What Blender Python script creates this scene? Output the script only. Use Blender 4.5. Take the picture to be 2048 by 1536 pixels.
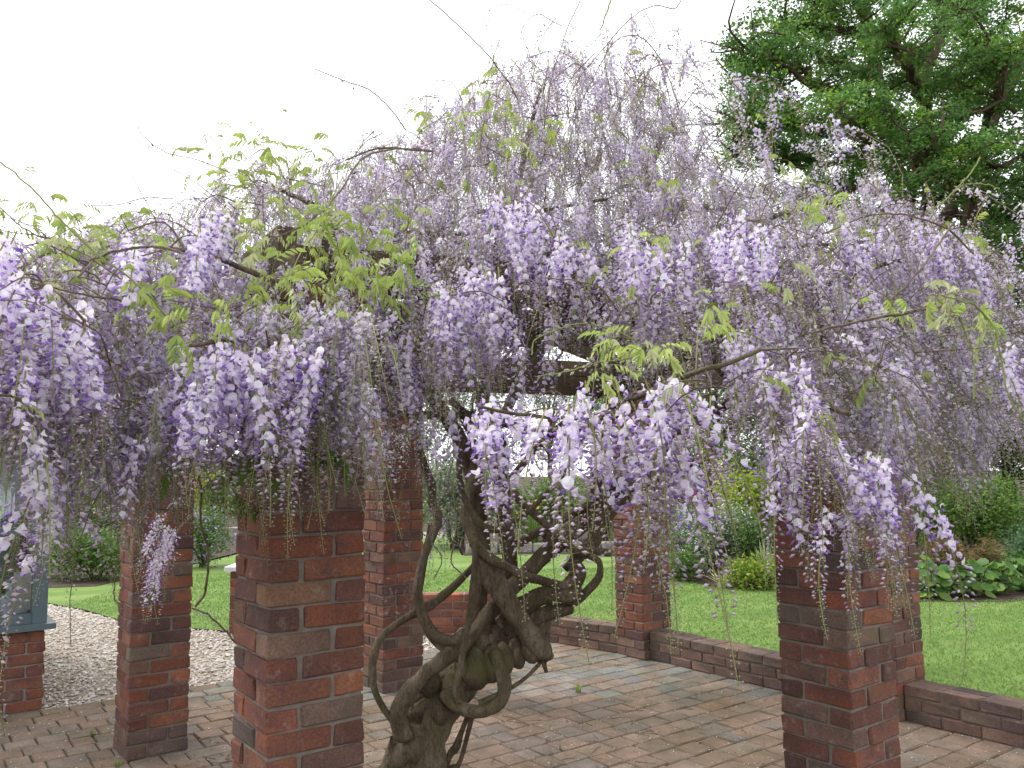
import bpy, math, random
import numpy as np
from mathutils import Vector, Matrix, Quaternion

random.seed(7)
rng = np.random.default_rng(7)
R = math.radians
scene = bpy.context.scene
for o in list(bpy.data.objects):
    bpy.data.objects.remove(o)

# ------------------------------------------------------------------ camera
EYE = 1.54
FPX = 1657.0                       # focal length in photo pixels (2048 wide)
PITCH = math.atan(177.0 / FPX)
ROLL = R(0.8)
cam_d = bpy.data.cameras.new('camera')
cam_d.sensor_fit = 'HORIZONTAL'
cam_d.sensor_width = 36.0
cam_d.lens = FPX / 2048 * 36.0
cam_d.clip_start = 0.05
cam_d.clip_end = 400
cam = bpy.data.objects.new('camera', cam_d)
scene.collection.objects.link(cam)
cam.matrix_world = (Matrix.Translation((0, 0, EYE)) @ Matrix.Rotation(R(90) + PITCH, 4, 'X')
                    @ Matrix.Rotation(-ROLL, 4, 'Z'))
scene.camera = cam
CAMR = np.array(cam.matrix_world.to_3x3())
EYEV = np.array([0, 0, EYE])

# ------------------------------------------------------------------ world, sun, exposure
world = bpy.data.worlds.new('World')
scene.world = world
world.use_nodes = True
nt = world.node_tree
nt.nodes.clear()
sky = nt.nodes.new('ShaderNodeTexSky')
sky.sky_type = 'NISHITA'
sky.sun_disc = False
SUN_EL, SUN_AZ = 52.0, 150.0       # azimuth of the sun, degrees counter-clockwise from +X
sky.sun_elevation = R(SUN_EL)
sky.sun_rotation = R(90 - SUN_AZ)
sky.dust_density = 3.0
sky.air_density = 1.0
bw = nt.nodes.new('ShaderNodeHueSaturation')
bw.inputs['Saturation'].default_value = 0.16
mix = nt.nodes.new('ShaderNodeMixRGB')
mix.inputs[0].default_value = 0.72
mix.inputs[2].default_value = (8.6, 8.75, 9.1, 1)
bgn = nt.nodes.new('ShaderNodeBackground')
bgn.inputs[1].default_value = 0.105
wo = nt.nodes.new('ShaderNodeOutputWorld')
nt.links.new(sky.outputs[0], bw.inputs['Color'])
nt.links.new(bw.outputs[0], mix.inputs[1])
nt.links.new(mix.outputs[0], bgn.inputs[0])
nt.links.new(bgn.outputs[0], wo.inputs[0])

sl = bpy.data.lights.new('sun', 'SUN')
sl.energy = 1.4
sl.angle = R(14)
sl.color = (1.0, 0.96, 0.9)
sun = bpy.data.objects.new('sun', sl)
scene.collection.objects.link(sun)
sd = Vector((math.cos(R(SUN_EL)) * math.cos(R(SUN_AZ)), math.cos(R(SUN_EL)) * math.sin(R(SUN_AZ)), math.sin(R(SUN_EL))))
sun.rotation_euler = sd.to_track_quat('Z', 'Y').to_euler()

scene.view_settings.view_transform = 'Standard'
scene.view_settings.look = 'None'
scene.view_settings.gamma = 1.0
scene.view_settings.exposure = 1.22
scene.view_settings.use_curve_mapping = False
scene.render.engine = 'CYCLES'
scene.cycles.max_bounces = 8
scene.cycles.transparent_max_bounces = 8

# ------------------------------------------------------------------ projection helpers
def ray(u, v):
    d = CAMR @ np.array([(u - 1024) / FPX, -(v - 768) / FPX, -1.0])
    return d

def P(u, v, Y):
    """world point seen at photo pixel (u, v) at forward distance Y"""
    d = ray(u, v)
    return EYEV + d * (Y / d[1])

def G(u, v, z=0.0):
    """ground point seen at photo pixel"""
    d = ray(u, v)
    return EYEV + d * ((z - EYE) / d[2])

CAMI = CAMR.T
def proj(p):
    q = (np.atleast_2d(p) - EYEV) @ CAMI.T
    return np.stack([1024 + FPX * q[:, 0] / -q[:, 2], 768 - FPX * q[:, 1] / -q[:, 2]], 1)

# ------------------------------------------------------------------ object helpers
COL = scene.collection

def link(o, parent=None):
    COL.objects.link(o)
    if parent is not None:
        o.parent = parent
    return o

def tag(o, label=None, cat=None, group=None, kind=None):
    if label: o['label'] = label
    if cat: o['category'] = cat
    if group: o['group'] = group
    if kind: o['kind'] = kind
    return o

def empty(name, loc=(0, 0, 0), rz=0.0):
    o = bpy.data.objects.new(name, None)
    o.empty_display_size = 0.1
    o.location = loc
    o.rotation_euler = (0, 0, rz)
    COL.objects.link(o)
    return o

def make_mesh(name, V, F, mat, col=None, smooth=False):
    V = np.asarray(V, dtype=np.float32)
    F = np.asarray(F, dtype=np.int32)
    me = bpy.data.meshes.new(name)
    n, k = F.shape
    me.vertices.add(len(V))
    me.vertices.foreach_set('co', V.ravel())
    me.loops.add(n * k)
    me.loops.foreach_set('vertex_index', F.ravel())
    me.polygons.add(n)
    me.polygons.foreach_set('loop_start', np.arange(0, n * k, k, dtype=np.int32))
    me.polygons.foreach_set('loop_total', np.full(n, k, dtype=np.int32))
    me.polygons.foreach_set('use_smooth', np.full(n, bool(smooth)))
    me.update(calc_edges=True)
    if col is not None:
        a = me.color_attributes.new('Col', 'FLOAT_COLOR', 'POINT')
        c = np.ones((len(V), 4), dtype=np.float32)
        c[:, :3] = col
        a.data.foreach_set('color', c.ravel())
    me.materials.append(mat)
    return me

def mobj(name, me, parent=None, loc=None, rot=None):
    o = bpy.data.objects.new(name, me)
    if loc is not None: o.location = loc
    if rot is not None: o.rotation_euler = rot
    return link(o, parent)

class Acc:
    """collects triangles"""
    def __init__(s):
        s.V, s.F, s.C, s.n = [], [], [], 0
    def add(s, V, F, C=None):
        V = np.asarray(V, dtype=np.float64).reshape(-1, 3)
        F = np.asarray(F, dtype=np.int64)
        if F.shape[1] == 4:
            F = np.concatenate([F[:, [0, 1, 2]], F[:, [0, 2, 3]]])
        s.V.append(V); s.F.append(F + s.n)
        if C is None: C = (0.5, 0.5, 0.5)
        C = np.asarray(C, dtype=np.float64)
        if C.ndim == 1: C = np.tile(C, (len(V), 1))
        s.C.append(C)
        s.n += len(V)
    def arr(s):
        return np.concatenate(s.V), np.concatenate(s.F), np.concatenate(s.C)
    def obj(s, name, mat, parent=None, smooth=False, loc=None):
        V, F, C = s.arr()
        if loc is not None: V = V - np.asarray(loc)
        return mobj(name, make_mesh(name, V, F, mat, C, smooth), parent, loc)

BOXF = np.array([[0, 3, 2, 1], [4, 5, 6, 7], [0, 1, 5, 4], [1, 2, 6, 5], [2, 3, 7, 6], [3, 0, 4, 7]])
def box(lo, hi):
    (a, b, c), (d, e, f) = lo, hi
    V = np.array([[a, b, c], [d, b, c], [d, e, c], [a, e, c], [a, b, f], [d, b, f], [d, e, f], [a, e, f]], dtype=float)
    return V, BOXF

def spline(pts, n):
    """Catmull-Rom through rows of pts (any width), n samples"""
    p = np.asarray(pts, dtype=float)
    p = np.vstack([2 * p[0] - p[1], p, 2 * p[-1] - p[-2]])
    m = len(p) - 3
    t = np.linspace(0, m - 1e-6, n)
    i = t.astype(int); f = (t - i)[:, None]
    a, b, c, d = p[i], p[i + 1], p[i + 2], p[i + 3]
    return 0.5 * (2 * b + (c - a) * f + (2 * a - 5 * b + 4 * c - d) * f ** 2 + (3 * b - a - 3 * c + d) * f ** 3)

def tube(path, rad, seg=6, lump=0.0, cap=True, ridge=0.0, twist=0.0, ph=0.0):
    path = np.asarray(path, float)
    n = len(path)
    rad = np.broadcast_to(np.asarray(rad, float), (n,))
    T = np.gradient(path, axis=0)
    T /= np.linalg.norm(T, axis=1)[:, None] + 1e-12
    u = np.cross(T[0], [0.13, 0.31, 0.94]); u /= np.linalg.norm(u) + 1e-12
    V = np.zeros((n, seg, 3))
    ang = np.arange(seg) * 2 * math.pi / seg
    ln = np.concatenate([[0], np.cumsum(np.linalg.norm(np.diff(path, axis=0), axis=1))])
    for i in range(n):
        u = u - T[i] * np.dot(u, T[i]); u /= np.linalg.norm(u) + 1e-12
        w = np.cross(T[i], u)
        r = rad[i]
        rr = np.full(seg, r)
        if ridge:
            rr = rr * (1 + ridge * np.sin(3 * ang + twist * ln[i] + ph) + 0.5 * ridge * np.sin(5 * ang - twist * 0.7 * ln[i] + 2 * ph))
        if lump:
            rr = rr * (1 + lump * math.sin(ln[i] * 23 + ph) * 0.5 + lump * np.sin(ang * 2 + ln[i] * 17 + ph)
                       + lump * (rng.random(seg) - .5) * 0.5)
        V[i] = path[i] + np.cos(ang)[:, None] * u * rr[:, None] + np.sin(ang)[:, None] * w * rr[:, None]
    V = V.reshape(-1, 3)
    i = np.arange(n - 1)[:, None] * seg
    j = np.arange(seg)[None, :]
    k = (j + 1) % seg
    F = np.stack([i + j, i + k, i + seg + k, i + seg + j], -1).reshape(-1, 4)
    F = np.concatenate([F[:, [0, 1, 2]], F[:, [0, 2, 3]]])
    if cap:
        V = np.vstack([V, path[0], path[-1]])
        a, b = n * seg, n * seg + 1
        js = np.arange(seg); ks = (js + 1) % seg
        F = np.concatenate([F, np.stack([np.full(seg, a), ks, js], 1),
                            np.stack([np.full(seg, b), (n - 1) * seg + js, (n - 1) * seg + ks], 1)])
    return V, F

# ------------------------------------------------------------------ materials
def mat_new(name):
    m = bpy.data.materials.new(name)
    m.use_nodes = True
    t = m.node_tree
    b = t.nodes['Principled BSDF']
    b.inputs['Roughness'].default_value = 0.8
    b.inputs['Specular IOR Level'].default_value = 0.3
    return m, t, b

def nnode(t, typ, **kw):
    n = t.nodes.new(typ)
    for k, v in kw.items():
        setattr(n, k, v)
    return n

def ramp(t, stops, interp='LINEAR'):
    n = t.nodes.new('ShaderNodeValToRGB')
    e = n.color_ramp.elements
    n.color_ramp.interpolation = interp
    e[0].position, e[0].color = stops[0][0], (*stops[0][1], 1)
    e[1].position, e[1].color = stops[1][0], (*stops[1][1], 1)
    for p, c in stops[2:]:
        x = e.new(p); x.color = (*c, 1)
    return n

def noise(t, scale, detail=4, rough=0.55, vec=None):
    n = t.nodes.new('ShaderNodeTexNoise')
    n.inputs['Scale'].default_value = scale
    n.inputs['Detail'].default_value = detail
    n.inputs['Roughness'].default_value = rough
    if vec is not None: t.links.new(vec, n.inputs['Vector'])
    return n

def mixc(t, typ, fac, a, b):
    n = t.nodes.new('ShaderNodeMixRGB'); n.blend_type = typ
    for i, x in ((0, fac), (1, a), (2, b)):
        if hasattr(x, 'is_linked') or hasattr(x, 'links'):
            t.links.new(x, n.inputs[i])
        elif i == 0: n.inputs[0].default_value = x
        else: n.inputs[i].default_value = (*x, 1)
    return n.outputs[0]

def bump(t, b, h, strength, dist):
    n = t.nodes.new('ShaderNodeBump')
    n.inputs['Strength'].default_value = strength
    n.inputs['Distance'].default_value = dist
    t.links.new(h, n.inputs['Height'])
    t.links.new(n.outputs[0], b.inputs['Normal'])

def objvec(t, rnd=True):
    """object coordinates shifted by the object's own random number, so that alike pieces differ"""
    tc = t.nodes.new('ShaderNodeTexCoord')
    if not rnd: return tc.outputs['Object'], None
    oi = t.nodes.new('ShaderNodeObjectInfo')
    m = t.nodes.new('ShaderNodeMath'); m.operation = 'MULTIPLY'; m.inputs[1].default_value = 57.0
    t.links.new(oi.outputs['Random'], m.inputs[0])
    a = t.nodes.new('ShaderNodeVectorMath'); a.operation = 'ADD'
    t.links.new(tc.outputs['Object'], a.inputs[0]); t.links.new(m.outputs[0], a.inputs[1])
    return a.outputs[0], oi.outputs['Random']

def brick_mat(name, bright=1.0):
    m, t, b = mat_new(name)
    vec, rnd = objvec(t)
    s = bright
    r = ramp(t, [(0.0, (.185 * s, .066 * s, .042 * s)), (0.2, (.25 * s, .092 * s, .052 * s)), (0.4, (.130 * s, .062 * s, .048 * s)),
                 (0.58, (.28 * s, .115 * s, .062 * s)), (0.74, (.18 * s, .080 * s, .056 * s)), (0.9, (.11 * s, .064 * s, .054 * s)), (1.0, (.26 * s, .15 * s, .09 * s))])
    t.links.new(rnd, r.inputs[0])
    n1 = noise(t, 9, 5, 0.65, vec)
    r1 = ramp(t, [(0.42, (0, 0, 0)), (0.66, (1, 1, 1))]); t.links.new(n1.outputs[0], r1.inputs[0])
    f = nnode(t, 'ShaderNodeMath', operation='MULTIPLY'); f.inputs[1].default_value = 0.85
    t.links.new(r1.outputs[0], f.inputs[0])
    c = mixc(t, 'MIX', f.outputs[0], r.outputs[0], (.085, .052, .055))
    n2 = noise(t, 22, 6, 0.7, vec)
    r2 = ramp(t, [(0.56, (0, 0, 0)), (0.78, (1, 1, 1))]); t.links.new(n2.outputs[0], r2.inputs[0])
    f2 = nnode(t, 'ShaderNodeMath', operation='MULTIPLY'); f2.inputs[1].default_value = 0.6
    t.links.new(r2.outputs[0], f2.inputs[0])
    c = mixc(t, 'MIX', f2.outputs[0], c, (.33, .27, .23))
    n4 = noise(t, 4.5, 3, 0.6, vec)
    r4 = ramp(t, [(0.35, (.70, .72, .74)), (0.6, (1.18, 1.10, 1.05))]); t.links.new(n4.outputs[0], r4.inputs[0])
    c = mixc(t, 'MULTIPLY', 1.0, c, r4.outputs[0])
    n3 = noise(t, 130, 4, 0.7, vec)
    r3 = ramp(t, [(0.3, (.62, .62, .62)), (0.7, (1.2, 1.2, 1.2))]); t.links.new(n3.outputs[0], r3.inputs[0])
    c = mixc(t, 'MULTIPLY', 1.0, c, r3.outputs[0])
    t.links.new(c, b.inputs['Base Color'])
    b.inputs['Roughness'].default_value = 0.9
    bump(t, b, n3.outputs[0], 0.6, 0.004)
    return m

M_BRICK = brick_mat('brick', 1.04)
M_BRICK_DULL = brick_mat('brick_dull', .92)
M_BRICK_RED = brick_mat('brick_red', 1.5)

def mortar_mat(name, c0, c1):
    m, t, b = mat_new(name)
    tc = t.nodes.new('ShaderNodeTexCoord')
    n = noise(t, 14, 6, 0.7, tc.outputs['Object'])
    r = ramp(t, [(0.3, c0), (0.7, c1)]); t.links.new(n.outputs[0], r.inputs[0])
    t.links.new(r.outputs[0], b.inputs['Base Color'])
    n2 = noise(t, 160, 3, 0.6, tc.outputs['Object'])
    bump(t, b, n2.outputs[0], 0.7, 0.003)
    b.inputs['Roughness'].default_value = 0.95
    return m
M_MORTAR = mortar_mat('mortar', (.13, .107, .087), (.235, .20, .168))
M_MORTAR_PALE = mortar_mat('mortar_pale', (.22, .19, .165), (.34, .30, .26))

def paver_mat():
    m, t, b = mat_new('paver')
    vec, rnd = objvec(t)
    a = t.nodes.new('ShaderNodeAttribute'); a.attribute_name = 'Col'
    r = ramp(t, [(0.0, (.245, .175, .14)), (0.2, (.265, .195, .16)), (0.38, (.215, .175, .15)), (0.55, (.25, .18, .14)),
                 (0.7, (.195, .172, .158)), (0.85, (.29, .22, .18)), (1.0, (.21, .185, .17))])
    t.links.new(rnd, r.inputs[0])
    c0 = mixc(t, 'MULTIPLY', 1.0, r.outputs[0], a.outputs['Color'])
    geo = t.nodes.new('ShaderNodeNewGeometry')
    n1 = noise(t, 7, 5, 0.6, geo.outputs['Position'])
    r1 = ramp(t, [(0.3, (.68, .70, .66)), (0.7, (1.12, 1.08, 1.02))]); t.links.new(n1.outputs[0], r1.inputs[0])
    c = mixc(t, 'MULTIPLY', 1.0, c0, r1.outputs[0])
    nb = noise(t, 1.3, 4, 0.6, geo.outputs['Position'])
    rb = ramp(t, [(0.35, (.72, .72, .62)), (0.62, (1.05, 1.05, 1.05))]); t.links.new(nb.outputs[0], rb.inputs[0])
    c = mixc(t, 'MULTIPLY', 1.0, c, rb.outputs[0])
    n2 = noise(t, 110, 4, 0.7, geo.outputs['Position'])
    r2 = ramp(t, [(0.3, (.75, .75, .75)), (0.7, (1.2, 1.2, 1.2))]); t.links.new(n2.outputs[0], r2.inputs[0])
    c = mixc(t, 'MULTIPLY', 1.0, c, r2.outputs[0])
    n3 = noise(t, 60, 2, 0.5, geo.outputs['Position'])
    r3 = ramp(t, [(0.70, (0, 0, 0)), (0.74, (1, 1, 1))]); t.links.new(n3.outputs[0], r3.inputs[0])
    c = mixc(t, 'MIX', r3.outputs[0], c, (.55, .53, .5))
    t.links.new(c, b.inputs['Base Color'])
    b.inputs['Roughness'].default_value = 0.92
    b.inputs['Specular IOR Level'].default_value = 0.15
    bump(t, b, n2.outputs[0], 0.5, 0.004)
    return m
M_PAVER = paver_mat()

def simple_noise_mat(name, c0, c1, scale, rough=0.9, bstr=0.5, bdist=0.01, bscale=None, lo=.35, hi=.65, world=False):
    m, t, b = mat_new(name)
    if world:
        v = t.nodes.new('ShaderNodeNewGeometry').outputs['Position']
    else:
        v = t.nodes.new('ShaderNodeTexCoord').outputs['Object']
    n = noise(t, scale, 6, 0.6, v)
    r = ramp(t, [(lo, c0), (hi, c1)]); t.links.new(n.outputs[0], r.inputs[0])
    t.links.new(r.outputs[0], b.inputs['Base Color'])
    b.inputs['Roughness'].default_value = rough
    n2 = noise(t, bscale or scale * 6, 5, 0.65, v)
    bump(t, b, n2.outputs[0], bstr, bdist)
    return m
M_JOINT = simple_noise_mat('jointing_sand', (.045, .05, .028), (.12, .10, .075), 5, world=True)
M_SOIL = simple_noise_mat('soil', (.03, .02, .014), (.07, .05, .035), 6, bdist=0.03, world=True)
M_GRAVBASE = simple_noise_mat('gravel_base', (.16, .13, .10), (.42, .37, .30), 60, bdist=0.02, bscale=80, world=True)
M_TIMBER = simple_noise_mat('timber', (.045, .032, .022), (.10, .070, .045), 7, bdist=0.004, bscale=60)
M_STONE = simple_noise_mat('stone', (.16, .15, .12), (.34, .32, .27), 12, bdist=0.01)
M_COPING = simple_noise_mat('coping', (.62, .64, .68), (.80, .82, .86), 10, bdist=0.002, rough=.6)
M_PAINT = simple_noise_mat('grey_blue_paint', (.085, .125, .14), (.115, .155, .17), 6, rough=.45, bstr=.1, bdist=0.001)
M_PALEWALL = simple_noise_mat('pale_blind', (.55, .53, .50), (.68, .66, .62), 4, bdist=0.001)
M_DARKROOM = simple_noise_mat('room_floor', (.10, .09, .08), (.16, .14, .12), 4, bdist=0.001)
M_VASE = simple_noise_mat('vase_clay', (.58, .50, .42), (.68, .60, .52), 8, rough=.6, bdist=0.001)
M_REED = simple_noise_mat('reed', (.05, .04, .03), (.10, .08, .05), 20, bdist=0.001)
M_WHITE = simple_noise_mat('white_glaze', (.6, .62, .66), (.75, .76, .8), 8, rough=.4, bdist=0.001)

def glass_mat():
    m = bpy.data.materials.new('window_glass'); m.use_nodes = True
    t = m.node_tree; t.nodes.clear()
    tr = t.nodes.new('ShaderNodeBsdfTransparent'); tr.inputs[0].default_value = (.80, .86, .87, 1)
    gl = t.nodes.new('ShaderNodeBsdfGlossy'); gl.inputs['Roughness'].default_value = 0.02
    mx = t.nodes.new('ShaderNodeMixShader'); mx.inputs[0].default_value = 0.12
    o = t.nodes.new('ShaderNodeOutputMaterial')
    t.links.new(tr.outputs[0], mx.inputs[1]); t.links.new(gl.outputs[0], mx.inputs[2]); t.links.new(mx.outputs[0], o.inputs[0])
    return m
M_GLASS = glass_mat()

def lawn_mat():
    m, t, b = mat_new('lawn')
    g = t.nodes.new('ShaderNodeNewGeometry').outputs['Position']
    n = noise(t, 1.3, 6, 0.65, g)
    r = ramp(t, [(0.3, (.145, .245, .060)), (0.5, (.18, .285, .075)), (0.72, (.255, .33, .115))]); t.links.new(n.outputs[0], r.inputs[0])
    n2 = noise(t, 70, 5, 0.75, g)
    r2 = ramp(t, [(0.3, (.55, .62, .5)), (0.7, (1.35, 1.25, 1.3))]); t.links.new(n2.outputs[0], r2.inputs[0])
    c = mixc(t, 'MULTIPLY', 1.0, r.outputs[0], r2.outputs[0])
    w = t.nodes.new('ShaderNodeTexWave'); w.inputs['Scale'].default_value = 0.35; w.inputs['Distortion'].default_value = 0.4
    mp = t.nodes.new('ShaderNodeMapping'); mp.inputs['Rotation'].default_value = (0, 0, R(75))
    t.links.new(g, mp.inputs[0]); t.links.new(mp.outputs[0], w.inputs[0])
    r3 = ramp(t, [(0.35, (.90, .92, .88)), (0.65, (1.07, 1.06, 1.07))]); t.links.new(w.outputs[0], r3.inputs[0])
    c = mixc(t, 'MULTIPLY', 1.0, c, r3.outputs[0])
    t.links.new(c, b.inputs['Base Color'])
    b.inputs['Roughness'].default_value = 0.85
    b.inputs['Specular IOR Level'].default_value = 0.15
    bump(t, b, n2.outputs[0], 0.8, 0.03)
    return m
M_LAWN = lawn_mat()

def bark_mat(name, c0, c1, c2, sc=18):
    m, t, b = mat_new(name)
    g = t.nodes.new('ShaderNodeNewGeometry').outputs['Position']
    mp = t.nodes.new('ShaderNodeMapping'); mp.inputs['Scale'].default_value = (1, 1, .35); mp.inputs['Rotation'].default_value = (R(12), R(32), 0)
    t.links.new(g, mp.inputs[0])
    n = noise(t, sc * .6, 7, 0.65, mp.outputs[0])
    r = ramp(t, [(0.3, c0), (0.5, c1), (0.7, c2)]); t.links.new(n.outputs[0], r.inputs[0])
    n2 = noise(t, sc * 6, 6, 0.75, mp.outputs[0])
    r2 = ramp(t, [(0.32, (.38, .36, .34)), (0.5, (.95, .95, .95)), (0.7, (1.45, 1.42, 1.4))]); t.links.new(n2.outputs[0], r2.inputs[0])
    c = mixc(t, 'MULTIPLY', 1.0, r.outputs[0], r2.outputs[0])
    n5 = noise(t, 5, 4, 0.6, g)
    r5 = ramp(t, [(0.5, (0, 0, 0)), (0.66, (.55, .55, .55))]); t.links.new(n5.outputs[0], r5.inputs[0])
    c = mixc(t, 'MIX', r5.outputs[0], c, (c1[0] * .75, c1[1] * 1.0, c1[2] * .5))
    t.links.new(c, b.inputs['Base Color'])
    b.inputs['Roughness'].default_value = 0.9
    bump(t, b, n2.outputs[0], 1.0, 0.012)
    return m
M_BARK = bark_mat('wisteria_bark', (.075, .055, .037), (.150, .115, .072), (.27, .215, .165))
M_TWIG = bark_mat('twig_bark', (.15, .105, .075), (.22, .165, .125), (.30, .24, .19))
M_OAKBARK = bark_mat('oak_bark', (.05, .036, .024), (.09, .062, .042), (.14, .10, .07), 6)

def leafy_mat(name, trans=0.35, rough=0.5, tint=(1, 1, 1)):
    m = bpy.data.materials.new(name); m.use_nodes = True
    t = m.node_tree
    b = t.nodes['Principled BSDF']; o = t.nodes['Material Output']
    a = t.nodes.new('ShaderNodeAttribute'); a.attribute_name = 'Col'
    oi = t.nodes.new('ShaderNodeObjectInfo')
    r = ramp(t, [(0, (.88, .88, .88)), (1, (1.1, 1.1, 1.1))]); t.links.new(oi.outputs['Random'], r.inputs[0])
    c = mixc(t, 'MULTIPLY', 1.0, a.outputs['Color'], r.outputs[0])
    c = mixc(t, 'MULTIPLY', 1.0, c, tint)
    t.links.new(c, b.inputs['Base Color'])
    b.inputs['Roughness'].default_value = rough
    b.inputs['Specular IOR Level'].default_value = 0.25
    tr = t.nodes.new('ShaderNodeBsdfTranslucent'); t.links.new(c, tr.inputs[0])
    mx = t.nodes.new('ShaderNodeMixShader'); mx.inputs[0].default_value = trans
    t.links.new(b.outputs[0], mx.inputs[1]); t.links.new(tr.outputs[0], mx.inputs[2])
    t.links.new(mx.outputs[0], o.inputs[0])
    return m
M_FLOWER = leafy_mat('wisteria_flower', 0.45, 0.7)
M_LEAF = leafy_mat('leaf', 0.42, 0.5)
M_PEBBLE = leafy_mat('pebble', 0.0, 0.8)

# ------------------------------------------------------------------ ground surfaces
A36 = R(36.0)
U = np.array([math.cos(A36), math.sin(A36), 0])        # along the paver courses
W = np.array([-math.sin(A36), math.cos(A36), 0])       # along the low wall
def sheet(name, pts, z, mat, kind='structure'):
    V = [(p[0], p[1], z) for p in pts]
    me = bpy.data.meshes.new(name)
    me.from_pydata(V, [], [list(range(len(V)))])
    me.materials.append(mat)
    o = mobj(name, me)
    o['kind'] = kind
    return o

sheet('ground', [(-160, -20), (160, -20), (160, 300), (-160, 300)], -0.05, M_SOIL)
def P2c(x, y): return np.array([x, y, 0.0])
# wall line (inner face) through P4 and P6
CORN = {'P1': ((272 - 1024) / FPX * 4.7, 4.7), 'P2': ((541 - 1024) / FPX * 2.62, 2.62), 'P3': ((766 - 1024) / FPX * 6.02, 6.02),
        'P4': ((1274 - 1024) / FPX * 6.95, 6.95), 'P5': ((1672 - 1024) / FPX * 3.32, 3.32), 'P6': ((1762 - 1024) / FPX * 5.2, 5.2)}
CEN = {k: np.array([x + .036, y + .230, 0]) for k, (x, y) in CORN.items()}
# lawn: from the wall outward, and beyond the gravel
lawn_far = [(-26, 10.5), (-12, 11.2), (-6.0, 12.2), (-5.6, 15.5), (-5.2, 20.5), (-1.5, 20.5), (-1.0, 15.9), (0.6, 16.1), (1.8, 15.4),
            (2.2, 12.4), (2.6, 11.2), (3.6, 11.0), (4.2, 10.6), (4.6, 9.85), (5.6, 9.7), (6.6, 10.2), (8.2, 10.7), (14, 10.4)]
pw4 = CEN['P4']; pw6 = CEN['P6']
wdir = (pw6 - pw4)[:2]; wdir = wdir / np.linalg.norm(wdir)
wfar = np.array([pw6[0], pw6[1]]) + wdir * 7
pier = G(990, 1262)
lawn_pts = [tuple(q) for q in lawn_far][::-1]
edge = [G(95, 1206), G(160, 1217), G(235, 1238), G(310, 1250), G(385, 1256), G(460, 1262), G(640, 1262), G(900, 1262)]
near = [(-26, 8.0), (-9, 8.6)] + [(e[0], e[1]) for e in edge] + [(pier[0], pier[1]), (pw4[0] + .03, pw4[1] + .03), (pw6[0] + .03, pw6[1] + .03), (wfar[0], wfar[1]), (14, 0), (14, 5)]
sheet('lawn', near + lawn_pts, 0.0, M_LAWN)
gb = [G(-400, 1497), G(90, 1421), G(235, 1396), G(385, 1371), G(470, 1362), G(850, 1303), G(960, 1285), G(1000, 1262)]
sheet('gravel_drive', [(-9, 2.0)] + [(g[0], g[1]) for g in gb] + [(e[0], e[1]) for e in edge[::-1]] + [(-9, 8.6)], -0.02, M_GRAVBASE)
sheet('garden_path', [(-5.2, 20.5), (-1.5, 20.5), (-1.2, 22.5), (-5.4, 22.5)], -0.01, M_STONE)

# ---- paving: courses along U
pav = sheet('paving', [(-9, 2.0), (-3, 0.2), (8, 0.2), (9, 1.0), (wfar[0], wfar[1]), (pw6[0], pw6[1]), (pw4[0], pw4[1]), (pier[0], pier[1])]
            + [(g[0], g[1]) for g in gb[::-1][1:]], -0.010, M_JOINT)

def chamfer_block(lx, ly, lz, ch, jit=0.0):
    """block with chamfered top edges, 20 vertices -> small count"""
    hx, hy = lx / 2, ly / 2
    V = []
    for (z, s) in ((0, 0), (lz - ch, 0), (lz, ch)):
        for sx, sy in ((-1, -1), (1, -1), (1, 1), (-1, 1)):
            V.append([sx * (hx - s), sy * (hy - s), z])
    V = np.array(V)
    if jit: V = V + (rng.random(V.shape) - .5) * jit * np.array([1, 1, .3])
    F = []
    for a in (0, 4):
        for i in range(4):
            j = (i + 1) % 4
            F.append([a + i, a + j, a + 4 + j, a + 4 + i])
    F.append([8, 9, 10, 11])
    return V, np.array(F)

def inside(poly, p):
    x, y = p; c = False
    n = len(poly)
    for i in range(n):
        x1, y1 = poly[i]; x2, y2 = poly[(i + 1) % n]
        if (y1 > y) != (y2 > y) and x < (x2 - x1) * (y - y1) / (y2 - y1) + x1:
            c = not c
    return c
pav_poly = [(v.co[0], v.co[1]) for v in pav.data.vertices]
LENS = [0.125, 0.165, 0.165, 0.205, 0.245]
ROWH = 0.165
pavers = []
for row in range(-30, 75):
    s = row * ROWH
    t = -12 + random.random() * .2
    while t < 14:
        L = random.choice(LENS)
        c = U * (t + L / 2) + W * s
        t += L
        if c[1] < 1.2 or not inside(pav_poly, (c[0], c[1])): continue
        q = proj(c)[0]
        if q[0] < -120 or q[0] > 2170 or q[1] > 1720: continue
        pavers.append((L, c))
pavers.sort(key=lambda a: a[1][1] + 0.0 * abs(a[1][0]) + (6 if proj(a[1])[0][1] > 1560 else 0))
pvar = {}
for L in set(LENS):
    pvar[L] = []
    for k in range(3):
        V, F = chamfer_block(L - .007, ROWH - .007, .05, .007, .005)
        F = np.concatenate([F[:, [0, 1, 2]], F[:, [0, 2, 3]]])
        pvar[L].append(make_mesh('paver', V, F, M_PAVER, np.ones((len(V), 3))))
PAVCOL = np.array([(1, 1, 1), (.9, .93, 1.0), (1.1, .98, .92), (.8, .86, .9), (1.05, 1.0, .95), (.86, .84, .8)])
acc = Acc()
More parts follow.
